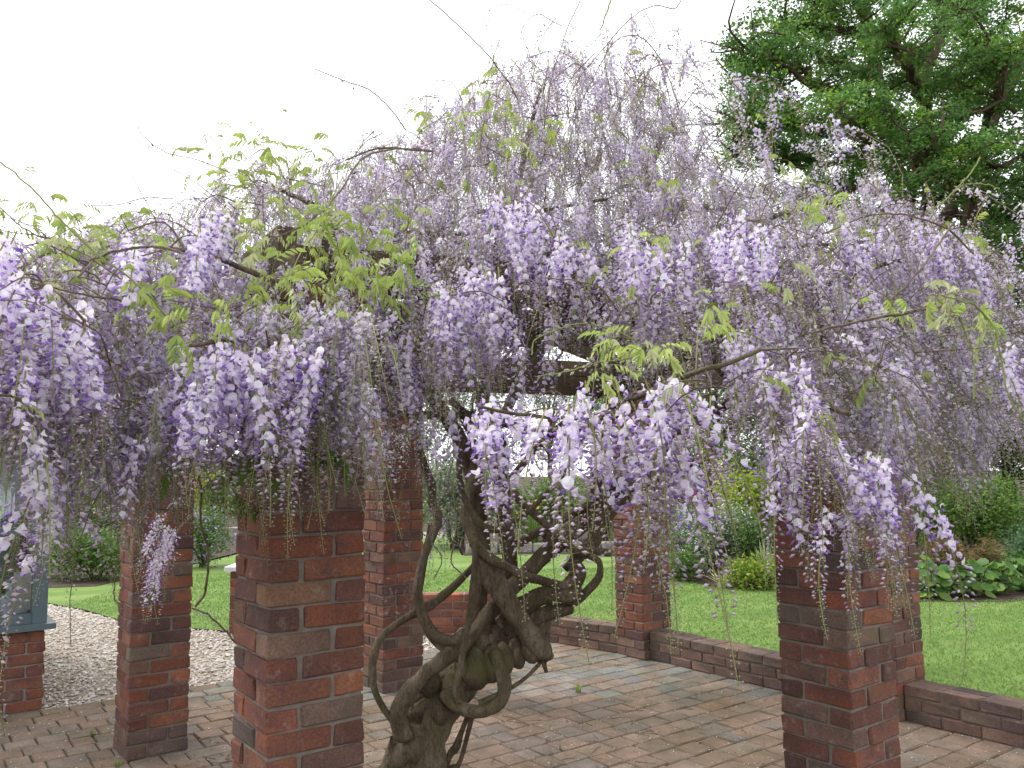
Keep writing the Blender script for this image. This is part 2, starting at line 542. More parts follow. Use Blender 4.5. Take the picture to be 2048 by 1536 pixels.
for i, (L, c) in enumerate(pavers):
    tz = (-0.05 + 0.006 * random.random())
    rz = A36 + R(random.uniform(-1.2, 1.2))
    if i < 300:
        o = mobj('paver', random.choice(pvar[L]), pav)
        o.location = (c[0], c[1], tz)
        o.rotation_euler = (R(random.uniform(-.8, .8)), R(random.uniform(-.8, .8)), rz)
    else:
        V, F = chamfer_block(L - .007, ROWH - .007, .05, .007, .005)
        cs, sn = math.cos(rz), math.sin(rz)
        V = V @ np.array([[cs, sn, 0], [-sn, cs, 0], [0, 0, 1]]) + np.array([c[0], c[1], tz])
        k = random.choice([(.28, .20, .15), (.30, .22, .17), (.25, .20, .165), (.23, .205, .18), (.28, .19, .14), (.26, .22, .18)])
        acc.add(V, F, np.array(k) / np.array([.265, .20, .158]) * random.uniform(.85, 1.12))
o = acc.obj('paver', M_PAVER, pav); o['kind'] = 'stuff'

# ---- pebbles of the gravel
def pebbles(n, poly, z0, cols, smin, smax, nearbias=1.0):
    xs = [p[0] for p in poly]; ys = [p[1] for p in poly]
    base = np.array([[1, 0, 0], [-1, 0, 0], [0, 1, 0], [0, -1, 0], [0, 0, 1], [0, 0, -1]], float)
    F0 = np.array([[0, 2, 4], [2, 1, 4], [1, 3, 4], [3, 0, 4], [2, 0, 5], [1, 2, 5], [3, 1, 5], [0, 3, 5]])
    pts = []
    while len(pts) < n:
        x = random.uniform(max(min(xs), -6.5), max(xs)); y = random.uniform(max(min(ys), 4.2), max(ys))
        if inside(poly, (x, y)): pts.append((x, y))
    pts = np.array(pts)
    sc = rng.uniform(smin, smax, n)
    V = np.repeat(base[None], n, 0) * (sc[:, None, None] * rng.uniform(.55, 1.25, (n, 6, 1))) * np.array([1, 1, .6])
    a = rng.uniform(0, 6.28, n)
    c, s = np.cos(a)[:, None], np.sin(a)[:, None]
    X = V[:, :, 0] * c - V[:, :, 1] * s; Y = V[:, :, 0] * s + V[:, :, 1] * c
    V[:, :, 0] = X + pts[:, 0][:, None]; V[:, :, 1] = Y + pts[:, 1][:, None]; V[:, :, 2] += z0 + rng.uniform(0, .012, n)[:, None]
    F = (F0[None] + (np.arange(n) * 6)[:, None, None]).reshape(-1, 3)
    cc = np.array(cols)[rng.integers(0, len(cols), n)] * rng.uniform(.8, 1.15, (n, 1))
    return V.reshape(-1, 3), F, np.repeat(cc, 6, 0)
gpoly = [(g[0], g[1]) for g in gb[1:]] + [(e[0], e[1]) for e in edge[::-1]] + [(-6.5, 8.0), (-6.5, 4.0)]
V, F, C = pebbles(22000, gpoly, -.018, [(.60, .53, .45), (.68, .63, .56), (.5, .42, .34), (.55, .50, .46), (.40, .33, .27), (.72, .69, .64)], .009, .021)
o = mobj('gravel', make_mesh('gravel', V, F, M_PEBBLE, C)); tag(o, 'pale beige gravel spread beyond the paving and up to the lawn', 'gravel', kind='stuff')

# ---- grass blades on the nearer lawn
def blades(n):
    pts = []
    poly = near + lawn_pts
    while len(pts) < n:
        y = 4.5 + (random.random() ** 1.6) * 9
        x = random.uniform(-5.5, 7.5)
        if inside(poly, (x, y)):
            pts.append((x, y))
    pts = np.array(pts)
    a = rng.uniform(0, 6.28, n); h = rng.uniform(.012, .028, n)
    w = .0035 + pts[:, 1] * .0003
    V = np.zeros((n, 3, 3))
    V[:, 0, 0] = pts[:, 0] - np.cos(a) * w; V[:, 0, 1] = pts[:, 1] - np.sin(a) * w
    V[:, 1, 0] = pts[:, 0] + np.cos(a) * w; V[:, 1, 1] = pts[:, 1] + np.sin(a) * w
    V[:, 2, 0] = pts[:, 0] + rng.normal(0, .012, n); V[:, 2, 1] = pts[:, 1] + rng.normal(0, .012, n); V[:, 2, 2] = h
    F = np.arange(n * 3).reshape(-1, 3)
    c = np.array([(.145, .25, .055), (.17, .285, .07), (.21, .32, .09), (.26, .335, .12)])[rng.integers(0, 4, n)]
    return V.reshape(-1, 3), F, np.repeat(c, 3, 0)
V, F, C = blades(110000)
o = mobj('grass', make_mesh('grass', V, F, M_LEAF, C)); tag(o, 'short mown green grass of the lawn behind the pergola', 'grass', kind='stuff')

# ------------------------------------------------------------------ brickwork
BL, BW_, BH, J = 0.213, 0.102, 0.066, 0.010
def brick_mesh(lx, ly, lz, mat, k):
    """brick with worn, slightly uneven arrises (44 triangles)"""
    b = 0.0055
    V = []
    for sx in (-1, 1):
        for sy in (-1, 1):
            for sz in (-1, 1):
                X, Y, Z = sx * lx / 2, sy * ly / 2, sz * lz / 2
                V += [[X, Y - sy * b, Z - sz * b], [X - sx * b, Y, Z - sz * b], [X - sx * b, Y - sy * b, Z]]
    V = np.array(V) + (np.random.default_rng(k).random((24, 3)) - .5) * .0075
    def vid(sx, sy, sz, a): return ((sx > 0) * 4 + (sy > 0) * 2 + (sz > 0)) * 3 + a
    F = []
    for a in range(3):                                    # faces
        for s in (-1, 1):
            c = []
            for p, q in ((-1, -1), (1, -1), (1, 1), (-1, 1)):
                v = [0, 0, 0]; v[a] = s; v[(a + 1) % 3] = p; v[(a + 2) % 3] = q
                c.append(vid(*v, a))
            F.append(c if s > 0 else c[::-1])
    for a in range(3):                                    # edges
        for p in (-1, 1):
            for q in (-1, 1):
                v0 = [0, 0, 0]; v1 = [0, 0, 0]
                v0[a] = -1; v1[a] = 1
                for v in (v0, v1): v[(a + 1) % 3] = p; v[(a + 2) % 3] = q
                f = [vid(*v0, (a + 1) % 3), vid(*v1, (a + 1) % 3), vid(*v1, (a + 2) % 3), vid(*v0, (a + 2) % 3)]
                F.append(f if p * q > 0 else f[::-1])
    F = np.array(F)
    F = np.concatenate([F[:, [0, 1, 2]], F[:, [0, 2, 3]]])
    T = []
    for sx in (-1, 1):
        for sy in (-1, 1):
            for sz in (-1, 1):
                f = [vid(sx, sy, sz, 0), vid(sx, sy, sz, 1), vid(sx, sy, sz, 2)]
                T.append(f if sx * sy * sz > 0 else f[::-1])
    F = np.concatenate([F, np.array(T)])
    return make_mesh('brick', V, F, mat)
def salt_mat():
    m = M_BRICK.copy(); m.name = 'brick_salt'
    t = m.node_tree; b = t.nodes['Principled BSDF']
    src_ = b.inputs['Base Color'].links[0].from_socket
    g = t.nodes.new('ShaderNodeNewGeometry').outputs['Position']
    n = noise(t, 26, 5, 0.7, g)
    r = ramp(t, [(0.55, (0, 0, 0)), (0.70, (.6, .6, .6))]); t.links.new(n.outputs[0], r.inputs[0])
    c = mixc(t, 'MIX', r.outputs[0], src_, (.52, .50, .49))
    t.links.new(c, b.inputs['Base Color'])
    return m
M_SALT = salt_mat()
tn = M_BRICK_DULL.node_tree; bn = tn.nodes['Principled BSDF']
hs = tn.nodes.new('ShaderNodeHueSaturation'); hs.inputs['Saturation'].default_value = .72; hs.inputs['Hue'].default_value = .513
tn.links.new(bn.inputs['Base Color'].links[0].from_socket, hs.inputs['Color'])
gn_ = tn.nodes.new('ShaderNodeNewGeometry').outputs['Position']
mn = noise(tn, 3.2, 5, .65, gn_); mr = ramp(tn, [(.5, (0, 0, 0)), (.7, (.55, .55, .55))]); tn.links.new(mn.outputs[0], mr.inputs[0])
tn.links.new(mixc(tn, 'MIX', mr.outputs[0], hs.outputs[0], (.10, .095, .05)), bn.inputs['Base Color'])
BMD, BMDH = [], []
BM, BMH, BMR, BMRH = [], [], [], []
for k in range(6):
    BM.append(brick_mesh(BL, BW_, BH, M_BRICK, k)); BMH.append(brick_mesh(BW_, BW_, BH, M_BRICK, 40 + k))
    BMD.append(brick_mesh(BL, BW_, BH, M_BRICK_DULL, 160 + k)); BMDH.append(brick_mesh(BW_, BW_, BH, M_BRICK_DULL, 200 + k))
    BMR.append(brick_mesh(BL, BW_, BH, M_BRICK_RED, 80 + k)); BMRH.append(brick_mesh(BW_, BW_, BH, M_BRICK_RED, 120 + k))

def put_brick(me, parent, x, y, z, rz):
    o = bpy.data.objects.new('brick', me)
    o.location = (x + random.uniform(-.0028, .0028), y + random.uniform(-.0028, .0028), z + random.uniform(-.0015, .0015))
    o.rotation_euler = (R(random.uniform(-.5, .5)), R(random.uniform(-.5, .5)), rz + R(random.uniform(-1.1, 1.1)))
    COL.objects.link(o); o.parent = parent
    return o

PIL_H = 2.17
def pillar(key, label, courses=29, size=0.328):
    c = CEN[key]
    t = empty('brick_pillar', (c[0], c[1], 0), A36)
    tag(t, label, 'pillar', 'brick pillars of the pergola')
    h = courses * .075
    V, F = box((-size / 2 + .008, -size / 2 + .008, -.02), (size / 2 - .008, size / 2 - .008, h - .004))
    mobj('mortar', make_mesh('mortar', V, F, M_MORTAR), t)
    off = size / 2 - BW_ / 2; run = -size / 2 + BL / 2
    for i in range(courses):
        z = i * .075 + .0375
        s = 1 if i % 2 else -1
        for k in range(4):
            a = k * math.pi / 2
            x, y = s * run, -off
            X = x * math.cos(a) - y * math.sin(a); Y = x * math.sin(a) + y * math.cos(a)
            o = put_brick(random.choice(BM), t, X, Y, z, a)
            if i < 2 or random.random() < .15:
                o.material_slots[0].link = 'OBJECT'; o.material_slots[0].material = M_BRICK_DULL
            if key == 'P3' and k in (0, 3) and i in (7, 8, 9, 10, 13, 16, 17):
                o.material_slots[0].link = 'OBJECT'; o.material_slots[0].material = M_SALT
    return t
pillar('P1', 'slender brick pillar left of the broad front one, trails of blossom hanging down it')
pillar('P2', 'broad foreground brick pillar immediately left of the twisted wisteria trunk')
pillar('P3', 'brick pillar standing behind the trunk with white salt stains on its corner')
pillar('P4', 'far brick pillar where two low garden walls meet in front of the lawn')
pillar('P5', 'large foreground brick pillar on the right under the heaviest blossom cluster')
pillar('P6', 'brick pillar half hidden behind the large right pillar')

def wall(name, a, b, courses, label, thick=.213, red=False, cat='wall', cap=False, flip=False, parent=None, z0=0.0, phase=0, group=None):
    """running-bond wall from a to b (xy)"""
    a = np.array(a[:2], float); b = np.array(b[:2], float)
    L = np.linalg.norm(b - a); ang = math.atan2(b[1] - a[1], b[0] - a[0])
    t = empty(name, (a[0], a[1], z0), ang)
    if parent is not None: t.parent = parent
    else: tag(t, label, cat, group)
    h = courses * .075
    V, F = box((0.004, -thick / 2 + .010, -.02), (L - .004, thick / 2 - .010, h - .010))
    mobj('mortar', make_mesh('mortar', V, F, M_MORTAR_PALE if red else M_MORTAR), t)
    A, B = (BMR, BMRH) if red else (BMD, BMDH)
    for i in range(courses):
        x = 0.0 if (i + phase) % 2 == 0 else -.1125
        while x < L - .03:
            x0, x1 = max(x, 0), min(x + .225, L)
            w = x1 - x0
            if w > .03:
                for sy in (-1, 1):
                    if thick < .15 and sy > 0: continue
                    yy = 0 if thick < .15 else sy * (thick / 2 - BW_ / 2)
                    full = w > .17
                    o = put_brick(random.choice(A if full else B), t, (x0 + x1) / 2, yy, i * .075 + .0375, 0)
                    o.scale[0] = (w - .010) / (BL if full else BW_)
            x += .225
    return t
nrm = np.array([-wdir[1], wdir[0]])
half = .164
def along(p, s): return (p[0] + wdir[0] * s, p[1] + wdir[1] * s)
wall('brick_wall', along(pw4, half), along(pw6, -half), 3, 'low brick garden wall between the far pillar and the half hidden right one')
wall('brick_wall', along(pw6, half), along(pw6, 5.0), 3, 'low brick garden wall running out of frame at the right edge')
pc = np.array([pier[0], pier[1]])
d4 = (pc - pw4[:2]); n4 = np.linalg.norm(d4); d4 = d4 / n4
wall('brick_wall', pc + (-d4) * .2, pw4[:2] + d4 * .17, 3, 'low pale brown brick wall between the capped pier and the far pillar')
# red wall and capped walls beyond
rl = G(745, 1266); rr = pc + np.array([-.22, .0])
rw = wall('brick_wall', (rl[0], rl[1]), rr, 5, 'low bright red brick wall seen through the looping stems', red=True)
def capped(name, a, b, courses, label, thick=.215, cat='wall'):
    t = wall(name, a, b, courses, label, red=True, cat=cat, thick=thick)
    L = np.linalg.norm(np.array(b[:2]) - np.array(a[:2]))
    h = courses * .075
    V, F = box((-.04, -thick / 2 - .04, h + .004), (L + .04, thick / 2 + .04, h + .045))
    V[4:, 2] += np.array([0, 0, .012, .012])
    mobj('coping_stone', make_mesh('coping_stone', V, F, M_COPING), t)
    return t
cl = G(466, 1262); cr = G(742, 1264)
capped('brick_wall', cl, (cr[0], cr[1]), 8, 'red brick wall with white stone coping beyond the gravel, behind the broad front pillar')
capped('gate_pier', (pc[0] - .2, pc[1]), (pc[0] + .22, pc[1]), 7, 'short red brick pier with white stone cap behind the trunk', cat='pier', thick=.33)

# ------------------------------------------------------------------ pergola timbers
pg = empty('pergola_roof', (0.17, 4.94, 0))
tag(pg, 'dark brown timber pergola frame resting on the brick pillars under the blossom', 'pergola')
def beam(name, a, b, z0, z1, w, ext=0.0):
    a = np.array(a[:2]); b = np.array(b[:2])
    L = np.linalg.norm(b - a); ang = math.atan2(b[1] - a[1], b[0] - a[0])
    V, F = box((-ext, -w / 2, z0), (L + ext, w / 2, z1))
    o = mobj(name, make_mesh(name, V, F, M_TIMBER), pg)
    o.location = (a[0] - .17, a[1] - 4.94, 0); o.rotation_euler = (0, 0, ang)
    return o
ring = ['P1', 'P2', 'P5', 'P6', 'P4', 'P3']
PH = 29 * .075
for i in range(6):
    a, b = CEN[ring[i]], CEN[ring[(i + 1) % 6]]
    lift = .0 if i % 2 == 0 else .003
    beam('beam', a, b, PH + .004 + lift, PH + .154 + lift, .10, .06 if i % 2 == 0 else -.06)
    if ring[i] in ('P4', 'P6', 'P1'): beam('beam', a * .93 + b * .07, b * .93 + a * .07, PH + .160 + lift, PH + .285 + lift, .07)
cen = np.array([.17, 4.94])
for i in range(6):
    a = CEN[ring[i]][:2]
    m = (a + CEN[ring[(i + 1) % 6]][:2]) / 2
    o = beam('rafter', a, cen + (a - cen) * .12, PH + .160, PH + .280, .05, -.12)
    o = beam('rafter', m, cen + (m - cen) * .12, PH + .162, PH + .282, .05, -.12)
V, F = tube([(0, 0, PH + .15), (0, 0, PH + .29)], .27, 12)
mobj('hub', make_mesh('hub', V, F, M_TIMBER), pg)

# ------------------------------------------------------------------ conservatory corner at the left
cc = G(86, 1419); cc = np.array([cc[0], cc[1]])
cons = empty('conservatory', (cc[0], cc[1], 0), A36 + math.pi)
tag(cons, 'corner of a grey-blue painted conservatory window on a brick plinth', 'conservatory')
# local x runs away from the corner along the front, local y runs toward the camera side... front face is at y=0
Lc, Dc, Hs = 2.4, 2.6, 0.53
def cpart(name, lo, hi, mat, parent=None, jit=False):
    V, F = box(lo, hi)
    return mobj(name, make_mesh(name, V, F, mat), parent or cons)
pw = empty('base_wall', (0, 0, 0)); pw.parent = cons
V, F = box((0.012, -.20, -.03), (Lc, -.010, Hs - .01)); mobj('mortar', make_mesh('mortar', V, F, M_MORTAR_PALE), pw)
V, F = box((0.012, -Dc, -.03), (.2, -.205, Hs - .01)); mobj('mortar', make_mesh('mortar', V, F, M_MORTAR_PALE), pw)
for i in range(7):
    x = 0.0 if i % 2 == 0 else -.1125
    while x < Lc - .2:
        x0, x1 = max(x, 0), x + .225
        w = x1 - x0; full = w > .17
        o = put_brick(random.choice(BM if full else BMH), pw, (x0 + x1) / 2 + .002, -BW_ / 2, i * .075 + .037, 0)
        o.scale[0] = (w - .012) / (BL if full else BW_)
        x += .225
    y = -.105 if i % 2 == 0 else 0
    while y > -1.5:
        o = put_brick(random.choice(BM), pw, BW_ / 2, y - .1125, i * .075 + .037, math.pi / 2)
        y -= .225
cpart('sill', (-.05, -.26, Hs + .002), (Lc, .055, Hs + .04), M_PAINT)
cpart('sill', (-.05, -Dc, Hs + .003), (.20, -.262, Hs + .041), M_PAINT)
cpart('corner_post', (0, -.135, Hs + .042), (.088, 0.0, 2.35), M_PAINT)
cpart('corner_post', (0, -Dc, Hs + .042), (.10, -Dc + .1, 2.35), M_PAINT)
fr = cpart('window_frame', (.090, -.10, Hs + .042), (Lc, -.01, Hs + .105), M_PAINT)
cpart('top_rail', (.090, -.10, 2.25), (Lc, -.01, 2.35), M_PAINT)
cpart('mullion', (.95, -.095, Hs + .107), (1.02, -.012, 2.248), M_PAINT)
cpart('transom', (.090, -.095, 1.17), (.948, -.014, 1.215), M_PAINT)
cpart('window_frame', (.02, -Dc + .1, Hs + .042), (.09, -.137, Hs + .105), M_PAINT)
cpart('top_rail', (.02, -Dc + .1, 2.25), (.09, -.137, 2.35), M_PAINT)
cpart('pane', (.091, -.060, Hs + .106), (.948, -.054, 1.168), M_GLASS)
cpart('pane', (.091, -.060, 1.217), (.948, -.054, 2.248), M_GLASS)
cpart('pane', (1.022, -.060, Hs + .106), (Lc, -.054, 2.248), M_GLASS)
cpart('pane', (.05, -Dc + .1, Hs + .106), (.056, -.138, 2.248), M_GLASS)
cpart('blind', (.145, -.22, 1.30), (.9, -.21, 2.25), M_PALEWALL)
cpart('floor', (.2, -Dc, .02), (Lc, -.2, .04), M_DARKROOM)
cpart('inner_wall', (Lc - .02, -Dc, .04), (Lc, -.2, 2.35), M_PALEWALL)
V, F = box((-.1, -Dc - .1, 2.352), (Lc, .1, 2.43)); mobj('roof', make_mesh('roof', V, F, M_PAINT), cons)
def clocal(x, y, z):
    a = A36 + math.pi
    return np.array([cc[0] + x * math.cos(a) - y * math.sin(a), cc[1] + x * math.sin(a) + y * math.cos(a), z])
# inner ledge belongs to the conservatory
cpart('window_ledge', (.137, -.42, Hs + .0), (Lc - .03, -.265, Hs + .06), M_WHITE)
def lathe(prof, seg=16):
    prof = np.array(prof); n = len(prof)
    a = np.arange(seg) * 2 * math.pi / seg
    V = np.stack([np.outer(prof[:, 0], np.cos(a)), np.outer(prof[:, 0], np.sin(a)), np.repeat(prof[:, 1][:, None], seg, 1)], -1).reshape(-1, 3)
    i = np.arange(n - 1)[:, None] * seg; j = np.arange(seg)[None]; k = (j + 1) % seg
    return V, np.stack([i + j, i + k, i + seg + k, i + seg + j], -1).reshape(-1, 4)
zb = Hs + .062
v = empty('vase', clocal(.125, -.30, zb)); tag(v, 'tall pale clay vase of dark reeds on the conservatory window ledge', 'vase')
V, F = lathe([(.001, 0), (.05, 0), (.062, .03), (.066, .18), (.060, .28), (.052, .30), (.048, .298), (.05, .2), (.001, .1)])
mobj('vessel', make_mesh('vessel', V, F, M_VASE, smooth=True), v)
for k in range(14):
    a = random.uniform(0, 6.28); r0 = random.uniform(0, .03)
    V, F = tube([(r0 * math.cos(a), r0 * math.sin(a), .15), (r0 * 1.5 * math.cos(a), r0 * 1.5 * math.sin(a), .62 + random.uniform(-.05, .1))], .004, 5)
    mobj('reed', make_mesh('reed', V, F, M_REED), v)
pt = empty('potted_plant', clocal(.30, -.34, zb)); tag(pt, 'leafy green houseplant in a white pot inside the conservatory window', 'plant')
V, F = lathe([(.001, 0), (.045, 0), (.06, .12), (.052, .118), (.001, .1)]); mobj('pot', make_mesh('pot', V, F, M_WHITE, smooth=True), pt)

# ------------------------------------------------------------------ foliage kit
def leaf_quads(cen, size, nrm_up=0.3, cols=None, aspect=2.0, fold=True):
    """one folded leaf (4 tris... 2 quads) per centre"""
    n = len(cen)
    d = rng.normal(0, 1, (n, 3)); d[:, 2] *= .6; d /= np.linalg.norm(d, axis=1)[:, None]
    up = rng.normal(0, 1, (n, 3)) * (1 - nrm_up); up[:, 2] += nrm_up * 2
    s = np.cross(d, up); s /= np.linalg.norm(s, axis=1)[:, None] + 1e-9
    nn = np.cross(s, d)
    sz = (size * rng.uniform(.65, 1.35, n))[:, None]
    a = cen - d * sz * .5; b = cen + d * sz * .5
    l = cen + s * sz / aspect * .5 + nn * sz * .10; r = cen - s * sz / aspect * .5 + nn * sz * .10
    V = np.stack([a, l, b, r], 1).reshape(-1, 3)
    i = np.arange(n)[:, None] * 4
    F = np.concatenate([i + np.array([0, 1, 2]), i + np.array([0, 2, 3])])
    C = np.repeat(cols, 4, 0)
    return V, F, C

def pick(cols, n, lo=.8, hi=1.2):
    cols = np.array(cols, float)
    return cols[rng.integers(0, len(cols), n)] * rng.uniform(lo, hi, (n, 1))

def shrub(name, base, rx, ry, h, cols, leaf, n, label, cat='shrub', lobes=9, group=None, stems=7, flowers=None, z0=.12, up=.3, aspect=2.0):
    """a bush: stems from the ground, foliage in uneven clumps on lobes"""
    base = np.array([base[0], base[1], 0.0])
    t = empty(name, base); tag(t, label, cat, group)
    lc = np.stack([rng.uniform(-.62, .62, lobes) * rx, rng.uniform(-.62, .62, lobes) * ry, rng.uniform(.35, .82, lobes) * h], 1)
    lr = rng.uniform(.28, .5, lobes)[:, None] * np.array([rx, ry, h * .62]) * np.array([1, 1, .8])
    lc = np.vstack([lc, [[0, 0, h * .45]]]); lr = np.vstack([lr, [[rx * .7, ry * .7, h * .45]]])
    nc = max(20, n // 14)                                 # clumps
    k = rng.integers(0, lobes + 1, nc)
    d = rng.normal(0, 1, (nc, 3)); d /= np.linalg.norm(d, axis=1)[:, None]
    cc_ = lc[k] + d * lr[k] * rng.uniform(.7, 1.08, (nc, 1))
    cc_[:, 2] = np.maximum(cc_[:, 2], z0)
    tint = rng.uniform(.72, 1.3, (nc, 1))
    j = rng.integers(0, nc, n)
    p = cc_[j] + rng.normal(0, 1, (n, 3)) * leaf * 1.5
    p[:, 2] = np.maximum(p[:, 2], .02)
    V, F, C = leaf_quads(p, leaf, up, pick(cols, n) * tint[j], aspect)
    mobj('foliage', make_mesh('foliage', V, F, M_LEAF, C), t)
    a = Acc()
    for i in range(stems):
        q = cc_[rng.integers(0, nc)] * .9
        V, F = tube(spline([(rng.normal(0, .05), rng.normal(0, .05), 0), q * .5 + np.array([0, 0, .1 * h]), q], 6), np.linspace(.018, .006, 6) * max(.6, h), 5)
        a.add(V, F)
    a.obj('stems', M_OAKBARK, t)
    if flowers:
        fcol, fn, fs = flowers
        j = rng.integers(0, nc, fn)
        dd = cc_[j] - np.array([0, 0, h * .4]); dd /= np.linalg.norm(dd, axis=1)[:, None] + 1e-9
        p = cc_[j] + dd * leaf * 1.2 + rng.normal(0, 1, (fn, 3)) * leaf * 1.4
        V, F, C = leaf_quads(p, fs, .6, pick(fcol, fn), 1.15)
        mobj('blossom', make_mesh('blossom', V, F, M_LEAF, C), t)
    return t

def tree(name, base, h, crown_r, cols, leaf, n, label, trunk_r=.15, crown_lo=.35, group='trees beyond the garden', bark=None, lobes=14):
    base = np.array([base[0], base[1], 0.0])
    t = empty(name, base); tag(t, label, 'tree', group)
    a = Acc()
    top = np.array([rng.normal(0, .1), rng.normal(0, .1), h * .85])
    V, F = tube(spline([(0, 0, 0), (rng.normal(0, .1), rng.normal(0, .1), h * .4), top], 8), np.linspace(trunk_r, trunk_r * .25, 8), 7)
    a.add(V, F)
    lc = []
    for i in range(lobes):
        zz = rng.uniform(crown_lo + .08, .92) * h
        rr = crown_r * math.sin(math.pi * min(1, max(.08, (zz / h - crown_lo) / (1 - crown_lo)))) ** .6 * rng.uniform(.35, .8)
        an = rng.uniform(0, 6.28)
        c = np.array([rr * math.cos(an), rr * math.sin(an), zz])
        lc.append(c)
        V, F = tube(spline([(0, 0, zz * .72), c * np.array([.5, .5, .93]), c], 6), np.linspace(trunk_r * .4, trunk_r * .1, 6), 5)
        a.add(V, F)
    a.obj('trunk', bark or M_OAKBARK, t)
    lc = np.array(lc)
    nc = max(60, n // 16)
    k = rng.integers(0, lobes, nc)
    d = rng.normal(0, 1, (nc, 3)); d /= np.linalg.norm(d, axis=1)[:, None]
    p0 = lc[k] + d * np.array([crown_r * .48, crown_r * .48, h * .13]) * rng.uniform(.5, 1.1, (nc, 1))
    tint = rng.uniform(.65, 1.35, (nc, 1))
    j = rng.integers(0, nc, n)
    p = p0[j] + rng.normal(0, 1, (n, 3)) * leaf * 1.6
    V, F, C = leaf_quads(p, leaf, .3, pick(cols, n) * tint[j], 1.8)
    mobj('crown', make_mesh('crown', V, F, M_LEAF, C), t)
    return t

GR = [(.10, .19, .04), (.135, .24, .05), (.075, .145, .035), (.18, .28, .07)]
GRD = [(.035, .065, .025), (.055, .095, .035), (.045, .08, .03)]
GRY = [(.26, .34, .04), (.32, .38, .05), (.20, .29, .04)]
GRS = [(.17, .22, .13), (.22, .27, .18), (.12, .17, .09), (.28, .31, .22)]

# plant inside the conservatory
V, F, C = leaf_quads(rng.normal(0, 1, (60, 3)) * np.array([.08, .06, .07]) + np.array([0, 0, .22]), .09, .3, pick(GR, 60), 3)
mobj('foliage', make_mesh('foliage', V, F, M_LEAF, C), pt)

# ------------------------------------------------------------------ garden beds
sheet('flower_bed', [(-26, 10.4), (-12, 11.1), (-6.0, 12.1), (-5.7, 15.4), (-5.3, 22), (-26, 24)], .006, M_SOIL)
sheet('flower_bed', [(-1.45, 20.4), (-0.95, 15.8), (0.6, 16.0), (1.85, 15.3), (2.25, 12.3), (2.65, 11.1), (3.6, 10.9), (4.2, 10.5), (4.6, 9.75), (5.6, 9.6), (6.6, 10.1), (8.2, 10.6), (14, 10.3), (16, 26), (-1, 26)], .008, M_SOIL)

def gx(u, v): g = G(u, v); return (g[0], g[1])
def at(u, Y): return ((u - 1024) / FPX * Y, Y)

# left bed
shrub('garden_shrub', at(200, 12.9), 1.0, .6, .75, GR, .06, 5200, 'low leafy green border shrub behind the gravel, left of the slender pillar')
shrub('garden_shrub', at(90, 13.2), 1.0, .6, .8, GR, .06, 3800, 'green border shrub beside the conservatory corner')
shrub('garden_shrub', at(410, 14.5), .5, .6, 1.05, GR, .06, 3000, 'bushy green perennial by the stone edging between the two left pillars', flowers=([(.36, .26, .58), (.45, .35, .62)], 500, .05))
shrub('rose_bush', at(215, 16.0), 1.2, .6, 1.3, GR + GRD, .06, 5200, 'rose bush dotted with pink blooms at the back of the left border', flowers=([(.7, .32, .38), (.75, .5, .5), (.8, .75, .75)], 300, .09))
shrub('garden_shrub', at(450, 24.5), 1.0, .8, 1.7, GR + [(.2, .28, .05)], .08, 4200, 'rounded light green bush behind the far stone edging')
shrub('garden_shrub', at(428, 27), .7, .6, 1.95, [(.62, .48, .04), (.7, .55, .06), (.25, .32, .05)], .08, 3000, 'golden yellow flowering bush far off between the two left pillars')
shrub('garden_shrub', at(120, 20), 2.2, 1.0, 2.0, GR, .09, 7000, 'tall green hedge plant behind the rose bush')
# stone edging
sw = empty('stone_edging', (G(395, 1066)[0], 20.9, 0)); tag(sw, 'low weathered stone edging at the far end of the left lawn', 'stone wall')
for i in range(12):
    V, F = chamfer_block(.36, .3, .26 + .03 * random.random(), .02, .02)
    mobj('stone', make_mesh('stone', V, F, M_STONE), sw, (-1.2 + i * .38, random.uniform(-.02, .02), 0))
sw = empty('stone_edging', (-.8, 16.4, 0)); tag(sw, 'low stone edging at the back of the lawn behind the trunk', 'stone wall')
for i in range(14):
    V, F = chamfer_block(.3, .3, .16 + .04 * random.random(), .02, .03)
    mobj('stone', make_mesh('stone', V, F, M_STONE), sw, (i * .33, random.uniform(-.03, .03), 0))

